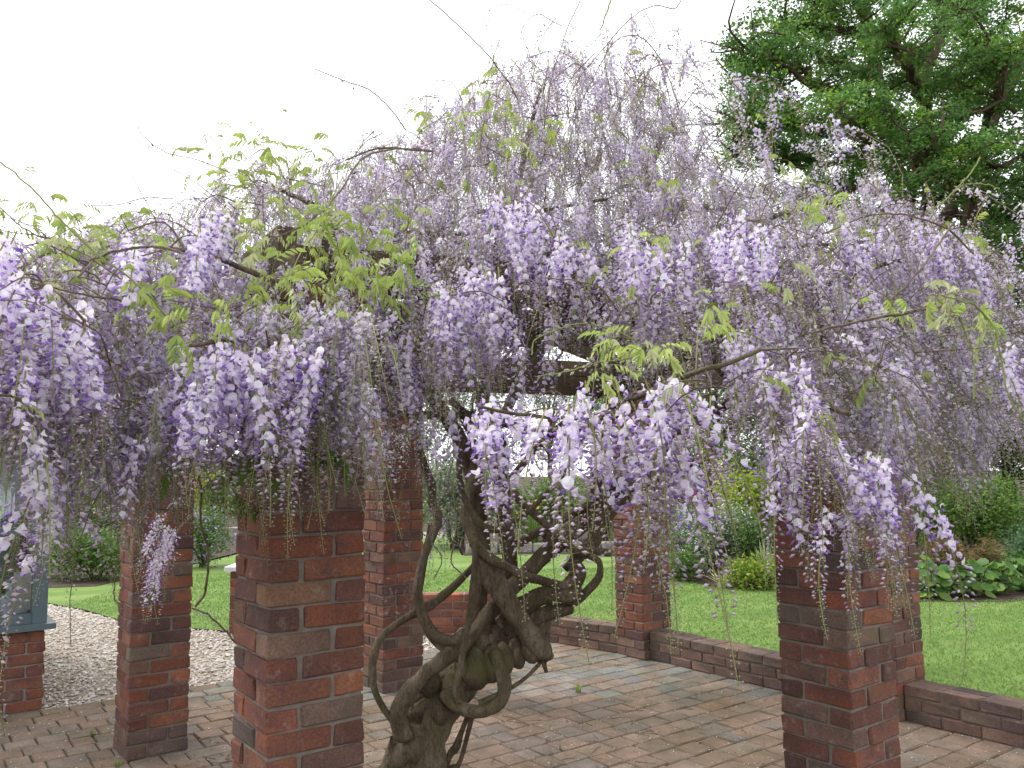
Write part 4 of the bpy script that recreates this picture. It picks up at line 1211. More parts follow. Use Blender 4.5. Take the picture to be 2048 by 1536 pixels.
# knobs
for (u, v, r, d) in [(905, 1390, 30, 3.66), (950, 1345, 36, 3.66), (985, 1335, 30, 3.66), (1010, 1325, 26, 3.67), (1035, 1310, 24, 3.69), (880, 1425, 24, 3.64), (862, 1370, 26, 3.66), (1080, 1300, 22, 3.70), (925, 1300, 30, 3.7), (1088, 1296, 20, 3.64), (1064, 1300, 24, 3.66), (1150, 1190, 18, 3.68), (960, 1290, 30, 3.72)]:
    wtube('burl', [(u - 4, v - r * 1.5, d + .04, r * .35), (u - 2, v - r * .7, d, r * .8), (u, v, d - .01, r * .95), (u + 1, v + r * .55, d, r * .7), (u + 2, v + r * .85, d + .03, r * .25)], 12, 12, lump=.03)
ST = [
    # thick diagonal from the crook up left
    ([(1096, 1318, 3.66, 16), (1078, 1290, 3.63, 26), (1040, 1240, 3.62, 26), (1000, 1175, 3.62, 25), (970, 1125, 3.64, 23), (948, 1080, 3.68, 19), (935, 1020, 3.75, 17), (950, 950, 3.85, 16), (940, 880, 3.95, 15)], .03),
    # rising stem from lower left to the knots at the right
    ([(815, 1480, 3.60, 24), (800, 1435, 3.58, 20), (812, 1395, 3.57, 19), (850, 1345, 3.58, 18), (900, 1308, 3.60, 19), (950, 1262, 3.64, 18), (1000, 1205, 3.70, 18), (1050, 1150, 3.76, 17), (1110, 1085, 3.84, 16), (1180, 1030, 3.95, 14), (1260, 985, 4.0, 13), (1340, 930, 4.0, 11)], .04),
    # the two upright stems
    ([(1000, 1300, 3.86, 22), (1012, 1220, 3.88, 21), (1018, 1130, 3.88, 19), (1010, 1040, 3.88, 18), (1000, 960, 3.86, 18), (1000, 900, 3.85, 19), (985, 850, 3.82, 18), (965, 790, 3.8, 16), (950, 700, 3.8, 14), (960, 600, 3.9, 12)], .03),
    ([(940, 1300, 3.85, 20), (958, 1200, 3.84, 17), (966, 1120, 3.84, 16), (960, 1040, 3.86, 15), (945, 960, 3.88, 15), (925, 900, 3.88, 15), (900, 840, 3.85, 13), (860, 760, 3.8, 12), (830, 660, 3.75, 10)], .03),
    # knots and stubs on the right
    ([(1020, 1235, 3.74, 18), (1070, 1198, 3.70, 22), (1110, 1185, 3.68, 22), (1145, 1185, 3.66, 20), (1156, 1183, 3.66, 12)], .07),
    ([(1040, 1250, 3.76, 16), (1080, 1232, 3.73, 17), (1120, 1220, 3.72, 17), (1148, 1216, 3.72, 10)], .07),
    ([(1130, 1185, 3.72, 22), (1152, 1150, 3.74, 20), (1150, 1120, 3.76, 13), (1185, 1085, 3.78, 15), (1196, 1040, 3.8, 15), (1190, 980, 3.8, 12), (1200, 900, 3.8, 13), (1212, 830, 3.78, 11), (1230, 740, 3.75, 9)], .05),
    ([(1150, 1100, 3.74, 7), (1185, 1103, 3.74, 8), (1222, 1106, 3.75, 8)], .05),
    ([(945, 1085, 3.62, 11), (985, 1120, 3.58, 10), (1030, 1142, 3.57, 10), (1080, 1160, 3.58, 9), (1120, 1170, 3.60, 9), (1145, 1160, 3.64, 9)], .04),
    ([(1148, 1208, 3.70, 7), (1165, 1190, 3.69, 9), (1195, 1158, 3.69, 8), (1199, 1130, 3.69, 6), (1188, 1115, 3.68, 7), (1150, 1098, 3.66, 7), (1110, 1065, 3.64, 8), (1070, 1030, 3.63, 8), (1035, 995, 3.62, 8), (1005, 945, 3.62, 8), (980, 895, 3.64, 7), (955, 850, 3.66, 7), (900, 800, 3.6, 6)], .03),
    # loops on the left
    ([(785, 1440, 3.58, 7), (765, 1410, 3.57, 7), (748, 1370, 3.56, 7), (746, 1325, 3.56, 8), (762, 1278, 3.57, 8), (800, 1243, 3.58, 8), (850, 1217, 3.60, 9), (885, 1193, 3.62, 9), (930, 1150, 3.66, 7), (965, 1105, 3.7, 6)], .05),
    ([(935, 1265, 3.56, 13), (905, 1282, 3.55, 11), (870, 1268, 3.55, 10), (845, 1228, 3.56, 10), (836, 1180, 3.56, 10), (845, 1125, 3.58, 10), (868, 1065, 3.60, 9), (878, 1040, 3.60, 8), (864, 1005, 3.6, 9), (862, 970, 3.6, 9), (850, 930, 3.6, 8), (835, 880, 3.6, 7)], .05),
    ([(930, 1298, 3.60, 6), (890, 1297, 3.6, 7), (858, 1268, 3.60, 6), (840, 1210, 3.6, 6), (845, 1150, 3.61, 7), (855, 1090, 3.62, 7), (862, 1050, 3.62, 7)], .05),
    # loop at the bottom
    ([(985, 1300, 3.62, 15), (1003, 1345, 3.60, 15), (1008, 1385, 3.58, 13), (990, 1412, 3.57, 13), (950, 1424, 3.57, 14), (912, 1412, 3.58, 15), (888, 1385, 3.62, 16)], .05),
    ([(918, 1405, 3.55, 6), (912, 1380, 3.54, 6), (925, 1310, 3.53, 6), (938, 1240, 3.53, 7), (945, 1180, 3.54, 7), (950, 1130, 3.56, 6), (950, 1080, 3.6, 5)], .05),
    ([(1098, 1300, 3.70, 4), (1072, 1335, 3.66, 4), (1035, 1368, 3.62, 4), (990, 1392, 3.58, 5), (958, 1408, 3.57, 6)], .05),
    ([(938, 1425, 3.64, 5), (922, 1465, 3.66, 5), (912, 1492, 3.67, 8), (898, 1510, 3.68, 7), (880, 1560, 3.7, 6)], .05),
    ([(946, 1425, 3.62, 5), (935, 1470, 3.63, 5), (918, 1525, 3.65, 5), (905, 1535, 3.66, 7), (880, 1545, 3.68, 7)], .05),
    ([(1094, 1300, 3.72, 6), (1096, 1250, 3.73, 6), (1098, 1200, 3.74, 7)], .05),
    ([(1096, 1306, 3.66, 10), (1088, 1325, 3.66, 6), (1093, 1345, 3.66, 3.5)], .12),
    ([(1058, 1275, 3.72, 12), (1082, 1262, 3.70, 10), (1090, 1250, 3.70, 4)], .15),
    # V loop in the middle
    ([(1120, 960, 3.6, 4), (1080, 1000, 3.58, 5), (1035, 1040, 3.57, 6), (998, 1058, 3.57, 7), (965, 1050, 3.58, 7), (940, 1020, 3.6, 7), (922, 980, 3.62, 6), (918, 930, 3.64, 6), (925, 880, 3.66, 6)], .04),
    # branches to the right and up
    ([(1030, 1092, 3.9, 9), (1075, 1065, 3.9, 9), (1130, 1035, 3.92, 9), (1200, 1000, 3.95, 8), (1290, 960, 4.0, 7)], .04),
    ([(1020, 960, 3.9, 8), (1060, 910, 3.92, 7), (1100, 870, 3.95, 7), (1150, 830, 3.9, 6), (1230, 760, 3.8, 6)], .04),
    ([(1040, 1170, 3.85, 9), (1100, 1110, 3.87, 10), (1150, 1070, 3.9, 9), (1230, 1010, 3.92, 9), (1340, 950, 3.8, 8), (1440, 900, 3.7, 7)], .04),
    ([(1130, 1140, 3.9, 8), (1180, 1080, 3.9, 8), (1230, 1020, 3.9, 7), (1300, 940, 3.85, 7), (1400, 850, 3.7, 6)], .05),
    ([(1205, 985, 3.8, 9), (1240, 965, 3.78, 9), (1300, 920, 3.72, 8), (1360, 860, 3.6, 8), (1430, 790, 3.4, 7)], .04),
    ([(1165, 860, 3.7, 4), (1195, 780, 3.6, 5), (1225, 700, 3.5, 6), (1262, 640, 3.4, 6), (1300, 590, 3.4, 6)], .03),
    ([(1060, 1165, 3.75, 5), (1090, 1100, 3.75, 5), (1105, 1040, 3.76, 4), (1125, 960, 3.8, 4), (1160, 880, 3.8, 4)], .03),
    ([(965, 830, 3.7, 10), (1010, 845, 3.6, 10), (1060, 862, 3.5, 9), (1120, 868, 3.4, 8), (1190, 850, 3.2, 7), (1260, 820, 3.0, 7)], .04),
    # limbs sweeping left along the pergola
    ([(940, 830, 3.8, 9), (860, 830, 3.6, 8), (780, 825, 3.3, 7), (720, 822, 3.0, 8), (690, 800, 2.8, 7), (655, 770, 2.6, 6)], .04),
    ([(720, 822, 3.0, 5), (690, 770, 2.8, 5), (665, 730, 2.6, 4), (640, 690, 2.5, 3)], .04),
    ([(900, 840, 3.8, 9), (840, 760, 3.6, 9), (780, 690, 3.4, 9), (720, 640, 3.2, 8), (640, 590, 2.9, 7), (540, 560, 2.6, 6), (440, 520, 2.4, 5), (340, 495, 2.2, 4)], .04),
    ([(870, 780, 3.8, 9), (800, 740, 3.5, 8), (720, 720, 3.2, 8), (640, 700, 2.8, 7), (560, 680, 2.5, 6), (480, 680, 2.2, 5), (380, 690, 2.0, 4)], .04),
    ([(950, 720, 3.8, 11), (900, 620, 3.7, 10), (820, 540, 3.6, 9), (740, 470, 3.5, 7), (650, 420, 3.4, 6), (560, 380, 3.3, 4)], .04),
    ([(1000, 850, 4.0, 10), (1040, 760, 4.2, 9), (1090, 690, 4.5, 9), (1120, 600, 4.6, 9), (1160, 500, 4.6, 8), (1180, 400, 4.5, 7), (1200, 300, 4.4, 6)], .04),
    ([(965, 640, 3.9, 11), (985, 540, 4.0, 10), (1010, 440, 4.1, 8), (1040, 350, 4.1, 7), (1060, 260, 4.1, 5), (1080, 180, 4.1, 4)], .04),
    ([(1212, 830, 3.78, 10), (1280, 780, 3.6, 9), (1360, 720, 3.4, 9), (1450, 660, 3.2, 8), (1550, 600, 3.1, 7), (1680, 560, 3.0, 6), (1800, 520, 3.0, 4)], .04),
    ([(1230, 740, 3.75, 9), (1290, 640, 3.7, 9), (1370, 560, 3.6, 8), (1460, 480, 3.5, 7), (1560, 430, 3.4, 5), (1680, 400, 3.3, 4)], .04),
    ([(1290, 620, 3.8, 9), (1240, 540, 3.9, 9), (1250, 440, 4.0, 8), (1300, 340, 4.0, 6), (1330, 260, 4.0, 4)], .04),
    ([(1400, 850, 3.6, 8), (1470, 800, 3.2, 9), (1540, 790, 2.7, 8), (1620, 800, 2.4, 7), (1700, 830, 2.2, 5)], .05),
    ([(1260, 820, 2.9, 7), (1200, 830, 2.4, 5), (1120, 835, 2.0, 4), (1040, 828, 1.8, 3.5), (960, 815, 1.75, 3)], .05),
    ([(1260, 800, 2.6, 6), (1320, 775, 2.0, 6), (1390, 745, 1.8, 5), (1450, 730, 1.8, 5), (1520, 700, 1.9, 4)], .05),
    # big limbs lying on the beams behind
    ([(1150, 560, 3.4, 9), (1200, 585, 3.4, 10), (1260, 590, 3.4, 10), (1330, 620, 3.3, 9), (1400, 680, 3.2, 8), (1450, 750, 3.2, 7)], .05),
    ([(1020, 700, 3.5, 8), (1080, 650, 3.5, 9), (1140, 610, 3.5, 9), (1200, 560, 3.6, 9), (1290, 520, 3.6, 8), (1400, 500, 3.4, 7)], .05),
    ([(700, 740, 3.1, 9), (780, 700, 3.3, 9), (860, 690, 3.5, 9), (940, 650, 3.6, 8), (1000, 560, 3.7, 8)], .05),
    ([(680, 620, 3.2, 8), (740, 670, 3.2, 9), (800, 730, 3.3, 8), (860, 800, 3.4, 7), (900, 860, 3.6, 7)], .05),
]
limb_paths = []
for pts, lump in ST:
    big = max(p[3] for p in pts)
    o, path = wtube('stem', pts, 14 + 7 * len(pts), 18 if big > 14 else 9, lump=lump, ridge=.085 if big > 9 else .03, twist=14)
    limb_paths.append(path)
limb_nodes = np.concatenate([p for p in limb_paths[2:]])
limb_nodes = limb_nodes[limb_nodes[:, 2] > 1.75]

# --- limbs sprawling over the roof, seen from any side
def dome_z(x, y):
    r2 = ((x - .45) ** 2 + (y - 4.6) ** 2)
    return 2.55 + 1.30 * math.exp(-r2 / 1.5) + .25 * math.exp(-r2 / 5)
for k in range(26):
    an = k / 26 * 6.283 + random.uniform(-.1, .1)
    L = random.uniform(1.3, 2.15)
    pts = []
    for f in np.linspace(0, 1, 6):
        r = f * L + .1
        x = .25 + r * math.cos(an + .3 * math.sin(f * 5 + k)); y = 4.7 + r * math.sin(an + .3 * math.sin(f * 5 + k))
        pts.append((x, y, min(dome_z(x, y) - .45, 2.44 + random.uniform(-.03, .3))))
    path = spline(pts, 22)
    V, F = tube(path, np.linspace(.026, .006, 22), 6, lump=.06, ph=k)
    mobj('branch', make_mesh('branch', V - WO, F, M_BARK, None, True), wis)
    limb_nodes = np.vstack([limb_nodes, path])

# ------------------------------------------------------------------ racemes
C_BAN = np.array([(.83, .76, .87), (.88, .84, .90), (.76, .67, .84), (.89, .87, .90)])
C_KEEL = np.array([(.42, .27, .64), (.55, .42, .72), (.32, .20, .55), (.65, .55, .77)])
C_BUD = np.array([(.56, .44, .60), (.65, .55, .66), (.44, .32, .44), (.72, .65, .72), (.53, .48, .42)])
C_CAL = np.array([(.30, .22, .22), (.36, .29, .24), (.24, .20, .16)])
C_TIP = np.array([(.48, .46, .35), (.56, .55, .44), (.40, .37, .27), (.43, .37, .35)])
C_STEM = np.array([(.34, .37, .11), (.40, .42, .15), (.26, .27, .09)])

def raceme(openf, budf, L, bend, dens=1.0, fs=1.0, lod=0, seed=0):
    """one hanging flower cluster: local origin at the top, hangs along -Z"""
    rs = np.random.default_rng(seed)
    a = Acc()
    az = rs.uniform(-.5, .5)
    n = (9, 6, 5)[lod]
    pts = [np.zeros(3)]
    h = np.array([math.cos(az), math.sin(az), 0])
    wob = rs.uniform(-.3, .3); waz = rs.uniform(0, 6.28); wv = np.array([math.cos(waz), math.sin(waz), 0])
    for i in range(n - 1):
        f = (i + .5) / (n - 1)
        th = bend * (1 - f) ** 1.4
        d = h * math.sin(th) - np.array([0, 0, 1]) * math.cos(th) + wv * wob * math.sin(f * 5) * .6
        d /= np.linalg.norm(d)
        pts.append(pts[-1] + d * L / (n - 1))
    pts = np.array(pts)
    sc = C_STEM[rs.integers(0, 3)]
    V, F = tube(pts, np.linspace(.0024, .0009, n) * (1.0, 1.1, 1.15)[lod], 4 if lod == 0 else 3, cap=False)
    a.add(V, F, sc)
    N = int(L * 200 * dens)
    ga = rs.uniform(0, 6.28)
    up = np.array([0, 0, 1.0])
    for i in range(N):
        f = ((i + .5 + rs.uniform(-.4, .4)) / N) ** .86
        f0 = .05 + .95 * f
        x = f0 * (n - 1); j = min(int(x), n - 2); p = pts[j] + (pts[j + 1] - pts[j]) * (x - j)
        ga += 2.4 + rs.normal(0, .4)
        o = np.array([math.cos(ga), math.sin(ga), 0]); s = np.array([-o[1], o[0], 0])
        if f < openf + rs.normal(0, .07):
            ln = rs.uniform(.014, .032) * fs
            q = p + o * ln + up * rs.uniform(-.006, .006) * fs
            k = (1.0 + rs.uniform(-.2, .18)) * fs
            tw = rs.uniform(-.9, .9); s2 = s * math.cos(tw) + up * math.sin(tw) * .5; s2 /= np.linalg.norm(s2)
            t = rs.uniform(-.4, .9); nf = o * math.cos(t) + up * math.sin(t); u2 = np.cross(nf, s2); u2 = u2 * np.sign(u2[2] + 1e-6)
            ban = C_BAN[rs.integers(0, 4)]
            kc = C_KEEL[rs.integers(0, 4)]
            c0 = q + u2 * .008 * k
            e = o * .017 * k - up * rs.uniform(.002, .012) * k
            b0 = q - u2 * .001 * k
            if lod < 2:
                m = 8 if lod == 0 else 5
                fold = rs.uniform(.2, 1.6)
                V = [c0 - nf * .003 * k]; C = [ban * .97 + .03]
                for b in range(m):
                    w = b / m * 6.283 + .4
                    V.append(c0 + s2 * math.cos(w) * .0112 * k + u2 * math.sin(w) * .0108 * k - nf * (.007 * fold * math.cos(w) ** 2 - .001 + .002 * rs.normal()) * k)
                    low = max(0.0, -math.sin(w))
                    C.append(ban * (1 - .6 * low) + kc * .6 * low)
                a.add(V, [[0, 1 + b, 1 + (b + 1) % m] for b in range(m)], C)
                V = [b0, b0 + e * .55 + s * .0050 * k + up * .002, b0 + e * .5 - up * .0055 * k, b0 + e * .55 - s * .0050 * k + up * .002, b0 + e]
                a.add(V, [[0, 1, 2], [0, 2, 3], [4, 2, 1], [4, 3, 2], [0, 3, 1], [4, 1, 3]],
                      [kc * 1.3, kc * 1.15, kc, kc * 1.15, kc * .85])
            else:
                r_ = .0115 * k
                V = [c0 - u2 * r_ * .6, c0 + s2 * r_ - nf * .003, c0 + u2 * r_, c0 - s2 * r_ - nf * .003]
                a.add(V, [[0, 1, 2], [0, 2, 3]], [ban * .5 + kc * .5, ban, ban, ban])
                V = [b0, b0 + e * .5 + s * .005 * k - up * .003 * k, b0 + e, b0 + e * .5 - s * .005 * k + up * .003 * k]
                a.add(V, [[0, 1, 2], [0, 2, 3]], [kc * 1.2, kc, kc * .85, kc * 1.2])
            if lod == 0:
                a.add([p, p + up * .0012, q], [[0, 1, 2]], C_CAL[rs.integers(0, 3)])
        else:
            g = (f - openf) / (1 - openf + 1e-6)
            if f < openf + budf:
                k = fs * (1.15 - .70 * g) ; ln = rs.uniform(.014, .030) * fs * (1 - .6 * g)
                col = C_BUD[rs.integers(0, 5)] * (1.0 - .10 * g); cal = C_CAL[rs.integers(0, 3)]
                bl, bw2 = .0195 * k, .0043 * k
            else:
                k = fs * (.95 - .40 * g); ln = rs.uniform(.006, .013) * fs * (1.25 - .8 * g)
                col = C_TIP[rs.integers(0, 4)]; cal = C_TIP[rs.integers(0, 4)] * .85
                bl, bw2 = .0105 * k, .0028 * k
            dn = rs.uniform(-.8, .1)
            dv = o + up * dn; dv /= np.linalg.norm(dv)
            q = p + (o + up * .15) * ln
            mdl = q + dv * bl * .5
            s3 = np.cross(dv, s)
            if lod == 0:
                V = [q, mdl + s * bw2, mdl + s3 * bw2, mdl - s * bw2, mdl - s3 * bw2, q + dv * bl]
                F = [[0, 1, 2], [0, 2, 3], [0, 3, 4], [0, 4, 1], [5, 2, 1], [5, 3, 2], [5, 4, 3], [5, 1, 4]]
                a.add(V, F, [cal, col, col * 1.08, col, col, col * .80])
            elif lod == 1:
                V = [q, mdl + s * bw2, mdl + s3 * bw2, mdl - s * bw2 - s3 * bw2 * .5, q + dv * bl]
                F = [[0, 1, 2], [0, 2, 3], [0, 3, 1], [4, 2, 1], [4, 3, 2], [4, 1, 3]]
                a.add(V, F, [cal, col, col * 1.08, col, col * .82])
            else:
                r3 = (s + s3) * .75 * bw2
                a.add([q, mdl + r3, q + dv * bl, mdl - r3], [[0, 1, 2], [0, 2, 3]], [cal, col * 1.05, col * .85, col])
            if lod < 2:
                a.add([p, p + up * .0011, q], [[0, 1, 2]], cal * .9)
    return a.arr()

# kinds: 0 open, 1 half open, 2 mostly buds, 3 young tip, 4 long half-open arched
KINDS = {
    0: dict(openf=.60, budf=.26, L=.40, bend=.35, dens=1.0, fs=1.05),
    1: dict(openf=.34, budf=.38, L=.47, bend=.5, dens=.88, fs=1.02),
    2: dict(openf=.06, budf=.70, L=.40, bend=.8, dens=.9, fs=.92),
    3: dict(openf=.0, budf=.20, L=.30, bend=1.0, dens=1.5, fs=.85),
    4: dict(openf=.16, budf=.52, L=.48, bend=1.3, dens=.8, fs=.95),
}
HI, LO, LX = {}, {}, {}
sd_ = 100
for k, kw in KINDS.items():
    HI[k], LO[k], LX[k] = [], [], []
    for i in range(6):
        kk = dict(kw); kk['L'] *= random.uniform(.8, 1.25); kk['bend'] *= random.uniform(.6, 1.3); sd_ += 1
        V, F, C = raceme(seed=sd_, **kk)
        HI[k].append(make_mesh('flower_raceme', V, F, M_FLOWER, C))
        LO[k].append(raceme(seed=sd_, lod=1, **kk))
        LX[k].append(raceme(seed=sd_, lod=2, **kk))

def dfront(u, v):
    d = np.interp(v, [60, 200, 350, 470, 600, 720, 850], [3.95, 3.6, 3.15, 2.75, 2.45, 2.25, 2.15])
    if u < 420: d += np.interp(u, [0, 420], [-.75, 0]) * np.interp(v, [300, 560], [.2, 1])
    if u > 1650: d += np.interp(u, [1650, 2048], [0, .9]) * np.interp(v, [400, 600], [.3, 1])
    return d
TOPLINE = ([-80, 0, 60, 150, 300, 420, 450, 500, 640, 760, 860, 940, 1000, 1060, 1180, 1290, 1360, 1420, 1470, 1540, 1640, 1760, 1880, 1950, 2000, 2040, 2120],
           [520, 480, 470, 450, 410, 390, 345, 310, 330, 290, 235, 165, 140, 105, 95, 120, 200, 290, 335, 340, 375, 385, 420, 470, 530, 600, 700])
BOTLINE = ([-80, 0, 150, 250, 330, 420, 500, 640, 720, 800, 900, 1000, 1100, 1250, 1400, 1500, 1620, 1750, 1850, 1950, 2048, 2120],
           [980, 960, 900, 880, 860, 770, 780, 790, 770, 770, 730, 700, 640, 640, 700, 760, 850, 880, 860, 840, 800, 780])
# open windows under the blossom: few racemes may cross them (u0, v0, u1, v1, keep)
WIN = [(985, 655, 1215, 790, .25), (386, 862, 484, 948, .30), (735, 770, 860, 800, .3), (1340, 800, 1500, 1000, .35), (830, 900, 1230, 1130, .10), (100, 1130, 240, 1300, .1), (-60, 1010, 98, 1300, .06)]
def windowed(u0, v0, v1):
    for a, b, c, d, k in WIN:
        if a < u0 < c and v1 > b and v0 < d and random.random() > k:
            return True
    return False

items = []                       # (priority, kind, location, rotz, tilt-vector, scale)
def add_item(k, loc, s, out=None, pr=None):
    if out is None:
        out = np.array([loc[0] - .3, loc[1] - 4.7, 0]); 
    az = math.atan2(out[1], out[0]) + random.gauss(0, 1.0)
    pr = loc[1] if pr is None else pr
    items.append((pr, k, np.array(loc, float), az, s))

# a) the blossom front: sampled through the depth of the canopy's outer layer
cnt = 0
while cnt < 4300:
    u = random.uniform(-70, 2110); v = random.uniform(80, 980)
    t, b = np.interp(u, *TOPLINE), np.interp(u, *BOTLINE)
    if v < t or v > b: continue
    hgt = (v - t) / max(1, b - t)
    d = dfront(u, v) + abs(random.gauss(0, .5)) + (random.random() < .3) * random.uniform(0, 1.2)
    if 470 < u < 740 and v > 600: d = min(d, 2.2 + random.random() * .3)
    if 1530 < u < 1800 and v > 700: d = min(d, 2.3 + random.random() * .8)
    Lpx = .36 / d * FPX
    if windowed(u, v, v + Lpx): continue
    top = v < 380 or (v - t) < 90
    if top: k = random.choices([0, 1, 2, 3, 4], [10, 22, 34, 18, 16])[0]
    elif u > 1500 and v < 800: k = random.choices([0, 1, 2, 3, 4], [18, 22, 24, 26, 10])[0]
    else: k = random.choices([0, 1, 2, 3, 4], [26, 28, 20, 20, 6])[0]
    s = random.uniform(.55, .95)
    if d > 3: s *= .85
    add_item(k, P(u, v, d), s); cnt += 1
cnt = 0
while cnt < 420:
    u = random.uniform(700, 1600); v = random.uniform(200, 520)
    if v < np.interp(u, *TOPLINE) + 30: continue
    d = dfront(u, v) + random.uniform(0, 1.3)
    add_item(random.choices([0, 1, 2, 3], [20, 30, 34, 16])[0], P(u, v, d), random.uniform(.55, .85)); cnt += 1
# b) hand-placed garlands, the large near clusters: (polyline of (u, v, d)), count, kinds, scale
GAR = [
    ([(930, 815, 1.75), (1010, 812, 1.75), (1100, 822, 1.75)], 9, [0, 1, 1, 4, 2], .80),
    ([(1130, 800, 1.72), (1210, 805, 1.65), (1290, 775, 1.60), (1350, 760, 1.60), (1420, 770, 1.65)], 28, [0, 1, 1, 2], .85),
    ([(1180, 830, 1.7), (1250, 850, 1.65), (1350, 860, 1.65)], 13, [1, 1, 2], .9),
    ([(1470, 700, 1.9), (1540, 720, 1.9), (1590, 760, 1.9), (1620, 820, 1.95)], 14, [0, 1, 2, 2], .85),
    ([(1560, 860, 2.0), (1620, 880, 2.0), (1680, 880, 2.05), (1730, 900, 2.1), (1760, 930, 2.1)], 24, [0, 0, 1, 2, 3], .85),
    ([(1520, 900, 1.95), (1560, 900, 1.95)], 3, [1, 1], .85),
    ([(1600, 1000, 2.0), (1680, 1020, 2.0)], 7, [1, 2, 3], .8),
    ([(1790, 985, 2.2), (1830, 1000, 2.2)], 3, [1], .95),
    ([(385, 690, 2.0), (430, 680, 2.0), (500, 690, 2.0)], 14, [0, 0, 1], .9),
    ([(400, 730, 1.95), (440, 740, 1.95)], 6, [0, 0], .85),
    ([(480, 680, 2.0), (560, 670, 2.0), (620, 690, 2.0), (650, 720, 2.0)], 18, [0, 1, 1, 2], .9),
    ([(560, 800, 2.05), (620, 800, 2.0), (645, 820, 2.0)], 7, [1, 2], .85),
    ([(-30, 590, 1.55), (40, 600, 1.55), (110, 620, 1.6), (170, 650, 1.7)], 22, [0, 0, 1, 1], .9),
    ([(-20, 760, 1.6), (60, 780, 1.6), (150, 760, 1.7)], 16, [0, 1, 1], .85),
    ([(0, 860, 1.8), (80, 880, 1.9), (180, 850, 2.0), (240, 830, 2.1)], 20, [1, 2, 2, 3], .9),
    ([(30, 980, 2.2), (130, 1000, 2.3), (200, 980, 2.4)], 10, [2, 3, 1], .75),
    ([(120, 1040, 2.3), (135, 1050, 2.3)], 2, [1, 2], .9),
    ([(250, 470, 2.1), (310, 480, 2.1), (420, 430, 2.2), (450, 460, 2.2)], 16, [0, 0, 1], .9),
    ([(250, 760, 2.2), (300, 780, 2.3), (350, 760, 2.3)], 16, [0, 1, 2, 3], .85),
    ([(270, 900, 2.8), (330, 920, 2.8), (370, 900, 2.8)], 12, [2, 3, 1], .85),
    ([(290, 1030, 3.9), (320, 1040, 3.9), (340, 1060, 3.9), (360, 1030, 3.9), (335, 1100, 4.0)], 16, [0, 1, 3], .9),
    ([(870, 560, 2.4), (920, 580, 2.4), (980, 560, 2.4), (950, 620, 2.4)], 18, [0, 0, 1], .85),
    ([(990, 400, 2.7), (1040, 380, 2.7), (1090, 410, 2.7)], 10, [0, 1], .85),
    ([(1280, 460, 2.3), (1340, 470, 2.3), (1480, 450, 2.4), (1510, 480, 2.4)], 18, [0, 0, 1], .85),
    ([(1060, 480, 2.5), (1110, 490, 2.5), (1180, 480, 2.5)], 10, [0, 1], .8),
    ([(1660, 480, 2.9), (1720, 470, 2.9), (1880, 480, 3.0), (1940, 500, 3.0)], 18, [0, 0, 1], .9),
    ([(1700, 640, 2.8), (1800, 660, 2.9), (1900, 680, 2.9), (1980, 660, 3.0)], 20, [0, 1, 2, 3], .9),
    ([(1750, 820, 3.0), (1850, 800, 3.1), (1950, 800, 3.1)], 26, [2, 3, 1, 4], .9),
    ([(1990, 700, 2.6), (2030, 740, 2.6)], 7, [0, 1, 2], .9),
    ([(740, 850, 4.6), (790, 860, 4.8), (840, 870, 4.8)], 22, [1, 2, 3], .9),
    ([(860, 840, 2.4), (880, 850, 2.4)], 4, [1, 0], .8),
    ([(880, 960, 3.5), (870, 1010, 3.5), (900, 1080, 3.5)], 6, [3, 1], .6),
    ([(1240, 900, 5.4), (1300, 880, 5.6), (1330, 900, 5.6)], 10, [1, 2, 3], .9),
    ([(1420, 830, 3.2), (1500, 850, 3.2)], 8, [2, 3, 1], .8),
]
for pts, n, kinds, s in GAR:
    q = spline(pts, 60)
    for i in range(int(n * .76 + .6)):
        a = q[random.randrange(60)]
        u, v, d = a[0] + random.gauss(0, 16), a[1] + random.gauss(0, 20), a[2] + random.uniform(-.05, .25)
        if u < 120 and v > 680 and random.random() < .85: v -= random.uniform(170, 330)
        add_item(random.choice(kinds), P(u, v, d), s * random.uniform(.8, 1.12), pr=d - 3)
# c) the rest of the dome and the far eaves, in world space
for i in range(1300):
    an = random.uniform(0, 6.283); r = 2.75 * math.sqrt(random.random())
    x = .25 + r * math.cos(an); y = 4.75 + r * math.sin(an)
    z = dome_z(x, y) + random.uniform(-.35, .1)
    if y < 3.6: continue
    q = proj((x, y, z))[0]
    if windowed(q[0], q[1], q[1] + .3 / y * FPX): continue
    add_item(random.choices([0, 1, 2, 3, 4], [12, 24, 34, 12, 18])[0], (x, y, z), random.uniform(.8, 1.1))
for i in range(150):
    an = random.uniform(0, math.pi); r = random.uniform(2.1, 2.75)
    x = .25 + r * math.cos(an); y = 4.8 + r * math.sin(an)
    z = random.uniform(2.15, 2.7)
    q = proj((x, y, z))[0]
    if windowed(q[0], q[1], q[1] + .3 / y * FPX): continue
    add_item(random.choices([0, 1, 2, 3, 4], [16, 26, 30, 14, 14])[0], (x, y, z), random.uniform(.8, 1.1))
items.sort(key=lambda a: a[0])
NPART = 300
big = Acc()
print('racemes', len(items))
